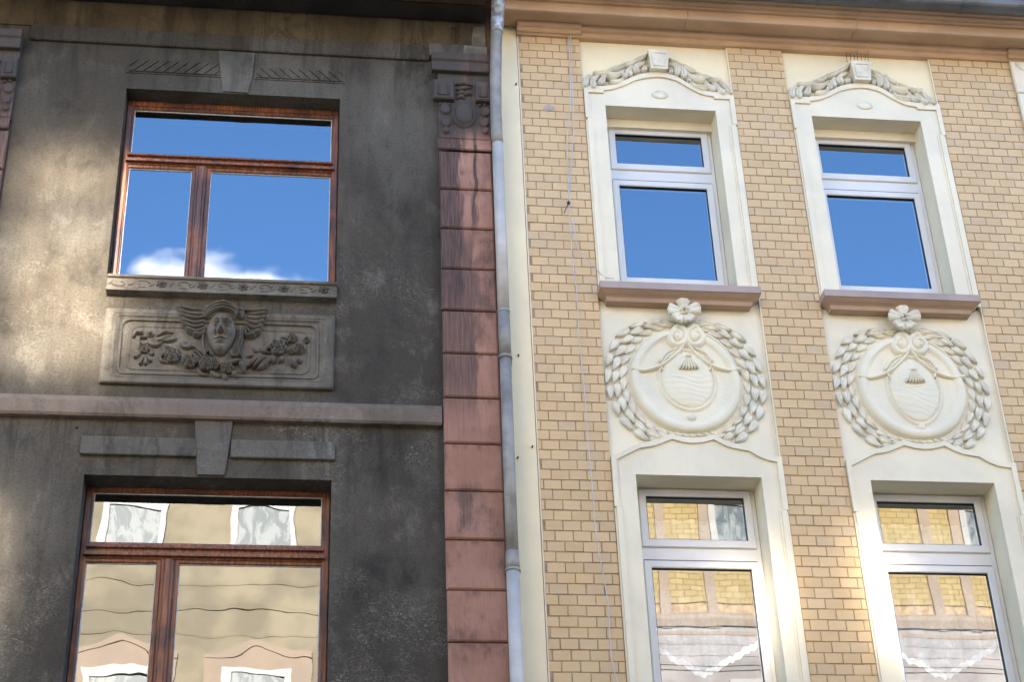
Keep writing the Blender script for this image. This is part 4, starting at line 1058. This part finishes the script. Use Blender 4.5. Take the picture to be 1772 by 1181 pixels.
    for k, ang in enumerate((96, 166, 14, 232, 306)):
        t = math.radians(ang + rj.uniform(-4, 4)); L = 92 if k == 0 else 108 if k < 3 else 86
        m = MB(); m.blade([TF(fx + 14 * math.cos(t), fz - 14 * math.sin(t)), TF(fx + L * 0.55 * math.cos(t), fz - L * 0.5 * math.sin(t)), TF(fx + L * math.cos(t), fz - L * 0.84 * math.sin(t))], 46 * px, 0.014, -0.062, 'tip', 0.10, 10, 0.012, 0.0, -1)
        m.build('petal', M['ornament'], med)
    for k in range(5):
        t = k * 2 * math.pi / 5 + 0.5; m = MB(); x, z = TF(fx + 20 * math.cos(t), fz - 18 * math.sin(t)); m.dome(x, z, 14 * px, 14 * px, 0.026, -0.072, 9, 3); m.build('stamen', M['ornament'], med)
    m = MB(); x, z = T(fx, fz + 14); m.dome(x, z, 62 * px, 52 * px, 0.09, y0 + 0.002, 14, 4, lambda r: 1 - 0.4 * r * r if r < 0.95 else 0); m.build('flower_base', M['ornament'], med)
for i in range(2):
    dx_ = bay(i); medallion(dx_, i)

# thin wire spikes above the second keystone
for k in range(7):
    a = P(1466 + k * 6.1, 108 + k * 0.7 - (k % 2) * 2, -0.04); b = P(1465 + k * 6.4 + (k % 3 - 1), 88 + (k % 3) * 3, -0.04)
    m = MB(); m.tube([(a[0], -0.04, a[1]), (b[0], -0.035, b[1])], 0.0022, 5); m.build('bird_spike', M['rust'], BH)

# cornice: bed mould with breaks over the piers, boxed soffit, fascia boards, gutter
def prof(y): return y
w = MB(); w.profile_x([(YP, 10.562), (-0.022, 10.562), (-0.034, 10.574), (-0.034, 10.600), (-0.056, 10.612), (-0.064, 10.626), (-0.064, 10.652), (YP, 10.652)], 1.590, BX1); cor = w.build('cornice', M['cornice'], BH)
for (x0, x1) in (PIERS[0], (5.562, 6.1)):
    m = MB(); m.profile_x([(-0.030, 10.5725), (-0.048, 10.5725), (-0.058, 10.582), (-0.058, 10.606), (-0.076, 10.618), (-0.083, 10.630), (-0.083, 10.650), (-0.030, 10.650)], x0 - 0.014, x1 + 0.010); m.build('pier_cornice', M['cornice'], cor)
xs = [1.42, 2.9, 4.25, 5.9, BX1]
for k in range(4):
    m = MB(); m.box(xs[k] + 0.002, xs[k + 1] - 0.002, -0.215, -0.0, 10.654, 10.672); m.build('soffit_board', M['cornice'], cor)
    m = MB(); m.profile_x([(-0.205, 10.622), (-0.232, 10.622), (-0.238, 10.628), (-0.238, 10.708), (-0.205, 10.708)], xs[k] + 0.0015, xs[k + 1] - 0.0015); m.build('fascia', M['cornice'], cor)
    m = MB(); m.profile_x([(-0.10, 10.710), (-0.262, 10.710), (-0.268, 10.716), (-0.268, 10.730), (-0.290, 10.737), (-0.296, 10.746), (-0.296, 10.760), (-0.318, 10.768), (-0.318, 10.91), (-0.10, 10.91)], xs[k] + 0.001, xs[k + 1] - 0.001); m.build('crown_mould', M['cornice'], cor)
m = MB(); half = [(-0.41 + 0.075 * math.cos(t), 10.785 + 0.075 * math.sin(t)) for t in [math.pi + math.pi * k / 12 for k in range(13)]]; inn = [(-0.41 + 0.071 * math.cos(t), 10.785 + 0.071 * math.sin(t)) for t in [2 * math.pi - math.pi * k / 12 for k in range(13)]]
m.profile_x(half + inn, 1.46, BX1); gut = m.build('gutter', M['gutter'], BH)
for x in (2.6, 3.9, 5.05, 5.75, 6.9):
    m = MB(); hb = [(-0.41 + 0.080 * math.cos(t), 10.785 + 0.080 * math.sin(t)) for t in [math.pi + math.pi * k / 10 for k in range(11)]]; hi_ = [(-0.41 + 0.0765 * math.cos(t), 10.785 + 0.0765 * math.sin(t)) for t in [2 * math.pi - math.pi * k / 10 for k in range(11)]]
    m.profile_x(hb + hi_, x, x + 0.028); m.build('gutter_bracket', M['gutter'], gut)
# pale quoined pilaster at the right
m = MB(); m.box(5.566, 6.05, -0.02, YP, 4.5, 10.575); rp = m.build('pilaster', M['cream'], BH)
z = 10.56
for k in range(18):
    m = MB(); m.bbox(5.562, 6.052, -0.036, -0.018, z - 0.325, z - 0.004, 0.008); m.build('plaster_block', M['cream'], rp); z -= 0.33
m = MB()
for k in range(4):
    m.blade([(5.60 + k * 0.1, 10.54), (5.63 + k * 0.1, 10.50), (5.66 + k * 0.1, 10.46)], 0.02, 0.025, -0.034, 'leaf', 0.3, 6)
m.build('foliage', M['ornament'], rp)

# ================================================================== DOWNPIPE
DP = thing('downpipe', 'grey zinc rain downpipe between the sooty house and the yellow brick house', 'downpipe')
ypipe = -0.105
def pp(px, py, y=ypipe): x, z = P(px, py, y); return (x, y, z)
xb = P(894.5, 1181, ypipe)[0]; xt = P(869, 470, ypipe)[0]
def pipe_x(z): return xt + (xb - xt) * (P(869, 470, ypipe)[1] - z) / (P(869, 470, ypipe)[1] - P(894.5, 1181, ypipe)[1])
zj = [P(0, 0)[1], P(872, 540, ypipe)[1], P(875, 618, ypipe)[1], P(888, 975, ypipe)[1]]
zt_ = P(862, 245, ypipe)[1]
RP = 0.0415
def seg(z0, z1_, r, mat, name='pipe_section'):
    m = MB(); m.tube([(pipe_x(z0), ypipe, z0), (pipe_x((z0 + z1_) / 2), ypipe, (z0 + z1_) / 2), (pipe_x(z1_), ypipe, z1_)], r, 20); return m.build(name, M[mat], DP)
seg(4.4, zj[3], RP + 0.002, 'zinc'); seg(zj[3] - 0.03, zj[2] + 0.0, RP - 0.001, 'zincdark'); seg(zj[2], zj[1], RP + 0.001, 'zincdark'); seg(zj[1], zt_, RP, 'zinc')
seg(zj[3] - 0.045, zj[3] + 0.075, RP + 0.0035, 'zincdark', 'collar'); seg(zj[2] - 0.018, zj[2] + 0.004, RP + 0.007, 'zincdark', 'pipe_clamp'); seg(zj[1] - 0.006, zj[1] + 0.004, RP + 0.004, 'zinc', 'collar'); seg(zj[3] - 0.062, zj[3] - 0.044, RP + 0.008, 'zincdark', 'pipe_clamp')
for zc_ in (zj[2] - 0.007, zj[3] - 0.053):
    m = MB(); m.tube([(pipe_x(zc_) + RP, ypipe + 0.01, zc_), (pipe_x(zc_) + RP + 0.012, 0.02, zc_)], 0.006, 7); m.build('wall_bracket', M['rust'], DP)
# offset bend up to the gutter, the top bound with tape
q = [(pipe_x(zt_), ypipe, zt_ - 0.02), (pipe_x(zt_) - 0.004, ypipe - 0.005, zt_ + 0.06), pp(858, 190, -0.13), pp(857.5, 130, -0.16), pp(858.5, 80, -0.19), pp(860, 45, -0.21)]
m = MB(); m.tube(q, [RP + 0.001, RP + 0.002, RP + 0.001, RP + 0.003, RP + 0.002, RP + 0.003], 20); m.build('pipe_bend', M['zincdark'], DP)
c1, c2 = pp(860, 56, -0.205), pp(861, 26, -0.215)
m = MB(); m.tube([c1, tuple((c1[k] * 2 + c2[k]) / 3 for k in range(3)), tuple((c1[k] + c2[k] * 2) / 3 for k in range(3)), c2], [RP + 0.009, RP + 0.005, RP + 0.010, RP + 0.006], 18); m.build('tape_wrap', M['foil'], DP)
e1, e2, e3 = pp(861, 30, -0.213), pp(862, 5, -0.24), pp(868, -25, -0.33)
m = MB(); m.tube([e1, e2, pp(862, -8, -0.27), e3], [RP + 0.007, RP + 0.012, RP + 0.010, RP + 0.008], 18); m.build('tape_wrap', M['foil'], DP)

# ================================================================== HANGING CABLE
HC = thing('hanging_cable', 'thin grey cable hanging down the brick pier from the eaves, knotted halfway', 'cable')
def cab(pts, r, mat, name, ys=None):
    q = [P(a, b, -0.03) for a, b in pts]; c = curve_pts(q, 60)
    m = MB(); m.tube([(x, -0.030 - 0.012 * math.sin(k * 0.23), z) for k, (x, z) in enumerate(c)], r, 6); return m.build(name, M[mat], HC)
cab([(981, -30), (981.5, 20), (984, 60), (987, 130), (986, 190), (981.5, 240), (983, 300), (984, 350)], 0.0032, 'cablegrey', 'strand')
cab([(983, -30), (983, 20), (988, 70), (990, 140), (992, 210), (990, 270), (986, 330), (985, 352)], 0.0032, 'cablegrey', 'strand')
cab([(984, 352), (987, 400), (990, 450), (998, 510), (1002, 580), (1012, 680), (1018, 770), (1024, 840), (1031, 930), (1042, 985), (1053, 1050), (1056, 1110), (1060, 1150), (1072, 1200)], 0.0034, 'cablegrey', 'strand')
cab([(990, 380), (996, 415), (1008, 442), (1028, 463), (1045, 477), (1062, 484)], 0.0032, 'cablegrey', 'strand')
m = MB(); a = P(984, 351, -0.035); m.dome(a[0], a[1], 0.013, 0.017, 0.014, -0.035, 10, 4); m.dome(a[0], a[1], 0.013, 0.017, -0.012, -0.035, 10, 4)
b = P(976, 369, -0.035); m.tube([(a[0], -0.036, a[1]), (b[0], -0.036, b[1])], 0.0035, 6); m.build('knot', M['cabledark'], HC)

# ================================================================== CURTAINS behind the lower white windows
def curtain(i, label):
    x0, x1 = (2.34, 3.02) if i == 0 else (3.945, 4.64)
    m = MB()
    def fn(u, v):
        x = x0 - 0.03 + u * (x1 - x0 + 0.06)
        zb = 5.50 + 0.21 * abs(u - 0.48) * 2 + 0.006 * math.sin(u * 90)       # swagged lower hem
        z = 6.62 + (zb - 6.62) * v
        return (x, 0.36 + 0.018 * math.sin(u * 34 + 1.3 * i) + 0.006 * math.sin(u * 71), z)
    m.grid(fn, 90, 12)
    o = m.build('net_curtain', M['net'])
    h = MB(); h.grid(lambda u, v: (fn(u, 1)[0], 0.348 + 0.018 * math.sin(u * 34 + 1.3 * i), fn(u, 1)[2] + 0.045 * (1 - v) - 0.006), 90, 2)
    h.build('hem', M['lace'], o)
    tag(o, label, 'curtain', 'net curtains in the lower white windows'); return o
def net():
    q = NT('net_fabric'); q.t.nodes.remove(q.b)
    tr = q.n('ShaderNodeBsdfTransparent'); df = q.n('ShaderNodeBsdfDiffuse'); df.inputs[0].default_value = (0.8, 0.8, 0.78, 1)
    mx = q.n('ShaderNodeMixShader'); q.l(q.ramp(q.noise(9, 3), 0.3, 0.7, 0.35, 0.6), mx.inputs[0]); q.l(tr.outputs[0], mx.inputs[1]); q.l(df.outputs[0], mx.inputs[2]); q.l(mx.outputs[0], q.out.inputs['Surface'])
    return q.m
M['net'] = net()
curtain(0, 'white net curtain with pointed hem in lower white window nearest the downpipe')
curtain(1, 'white net curtain with pointed hem in lower right white window')

# ================================================================== HOUSES ACROSS THE STREET (seen mirrored in the lower panes)
OY = -11.6
def opp_window(parent, x0, x1, z0, z1_, head=False, clear=False, t=0.09):
    m = MB(); m.box(x0 - 0.0, x1 + 0.0, OY - 0.02, OY + 0.03, z0, z1_)
    m2 = MB()
    for (a, b, c, d) in ((x0, x0 + t, z0, z1_), (x1 - t, x1, z0, z1_), (x0 + t, x1 - t, z0, z0 + t), (x0 + t, x1 - t, z1_ - t, z1_)): m2.box(a, b, OY + 0.01, OY + 0.06, c, d)
    if z1_ - z0 > 1.3: m2.box(x0 + t, x1 - t, OY + 0.012, OY + 0.058, z1_ - 0.62, z1_ - 0.52)
    fr = m2.build('window', M['white'], parent)
    g = MB(); g.box(x0 + t, x1 - t, OY + 0.02, OY + 0.03, z0 + t, z1_ - t); g.build('pane', M['oppglass' if clear else 'oppcurtain'], fr)
    if head:
        h = MB(); c = curve_pts([(x0 - 0.25, z1_ + 0.14), (x0 + 0.1, z1_ + 0.20), ((x0 + x1) / 2, z1_ + 0.36), (x1 - 0.1, z1_ + 0.20), (x1 + 0.25, z1_ + 0.14)], 16)
        h.strip(c, [(x, z + 0.09) for x, z in c], OY - 0.001, OY + 0.07); h.strip([(x, z1_ + 0.001) for x, z in c], c, OY - 0.001, OY + 0.05)
        h.box(x0 - 0.25, x0 - 0.001, OY, OY + 0.05, z0 - 0.1, z1_ + 0.0); h.box(x1 + 0.001, x1 + 0.25, OY, OY + 0.05, z0 - 0.1, z1_ + 0.0)
        h.build('window_head', M['opp_pink'], fr)
OA = thing('rendered_house', 'sunlit beige rendered house mirrored in the lower brown wooden window', 'house', (0, OY, 0))
m = MB(); m.box(-14, 2.2, OY - 8, OY, 0, 12.9); m.build('wall', M['opp_beige'], OA)
for x in (-9.4, -7.6, -5.8, -4.9, -2.2, -0.4, 1.4):
    opp_window(OA, x - 0.44, x + 0.44, 11.48, 12.38)
opp_window(OA, -3.86, -3.0, 10.75, 12.66, False, True, 0.06)
opp_window(OA, 0.92, 1.30, 8.0, 9.6, False, True, 0.05)
opp_window(OA, 1.88, 2.17, 8.2, 9.75, False, True, 0.04)
for x in (-9.4, -7.6, -5.8, -4.0, -2.2, -0.4):
    opp_window(OA, x - 0.46, x + 0.46, 8.1, 9.93, True, x == -4.0)
for z, h, d in ((10.75, 0.10, 0.028), (10.42, 0.05, 0.014), (11.15, 0.06, 0.018), (12.7, 0.2, 0.2)):
    m = MB(); m.profile_x([(OY - 0.001, z), (OY + d * 0.6, z), (OY + d, z + h * 0.6), (OY + d, z + h), (OY - 0.001, z + h)], -14, 2.2); m.build('string_course', M['opp_beige'], OA)
m = MB(); m.profile_x([(OY + 0.4, 12.9), (OY - 4, 14.4), (OY - 8, 12.9)], -14, 2.2); m.build('roof', M['roof'], OA)
OB = thing('panelled_brick_house', 'sunlit yellow brick house with pink stone pilasters mirrored in the lower white windows', 'house')
m = MB(); m.box(2.202, 16, OY - 8, OY - 0.03, 0, 12.9); m.build('wall', M['mortar'], OB)
def obrick():
    q = NT('sunlit_brick'); br = q.n('ShaderNodeTexBrick'); cmb = q.n('ShaderNodeCombineXYZ'); x, y, z = q.xyz(); q.l(x, cmb.inputs[0]); q.l(z, cmb.inputs[1]); q.l(cmb.outputs[0], br.inputs[0])
    br.inputs['Color1'].default_value = (0.31, 0.235, 0.10, 1); br.inputs['Color2'].default_value = (0.37, 0.285, 0.13, 1); br.inputs['Mortar'].default_value = (0.19, 0.135, 0.065, 1)
    br.inputs['Scale'].default_value = 1.0; br.inputs['Brick Width'].default_value = 0.18; br.inputs['Row Height'].default_value = 0.088; br.inputs['Mortar Size'].default_value = 0.007; br.inputs['Mortar Smooth'].default_value = 0.2
    q.col(br.outputs[0]); q.rough(0.8); return q.m
M['obrick'] = obrick()
m = MB(); m.box(2.202, 16, OY - 0.031, OY - 0.012, 11.0, 12.7); m.build('brick_panel', M['obrick'], OB)
for x in (2.35, 4.5, 5.22, 5.87, 7.1, 8.35, 9.18, 9.66, 11.0, 12.4):
    m = MB(); m.box(x - 0.075, x + 0.075, OY - 0.02, OY + 0.04, 10.6, 12.7); m.build('pilaster', M['opp_pink'], OB)
for (x0, x1) in ((3.0, 4.1), (5.95, 7.0), (9.74, 10.8), (11.3, 12.2)): opp_window(OB, x0, x1, 11.55, 12.6)
m = MB(); m.profile_x([(OY - 0.02, 10.62), (OY + 0.06, 10.62), (OY + 0.1, 10.72), (OY + 0.1, 10.78), (OY - 0.02, 10.86)], 2.203, 16); m.build('string_course', M['opp_pink'], OB)
m = MB(); m.box(2.203, 16, OY - 0.02, OY + 0.02, 10.2, 10.618); m.build('band', M['opp_red'], OB)
for z in (10.5, 10.36, 10.05, 9.98):
    m = MB(); m.profile_x([(OY, z), (OY + 0.028, z), (OY + 0.036, z + 0.05), (OY, z + 0.055)], 2.204, 15.9); m.build('moulding', M['opp_pink' if z > 10.4 else 'opp_red'], OB)
m = MB(); m.box(2.203, 16, OY - 0.02, OY + 0.01, 6, 10.199); m.build('rendered_field', M['opp_red'], OB)
for x in (3.4, 6.5, 8.2, 10.1, 12.0): opp_window(OB, x - 0.5, x + 0.5, 7.7, 9.85)
m = MB(); m.profile_x([(OY + 0.4, 12.7), (OY + 0.4, 12.9), (OY - 4, 14.4), (OY - 8, 12.9), (OY - 8, 12.7)], 2.203, 16); m.build('roof', M['roof'], OB)
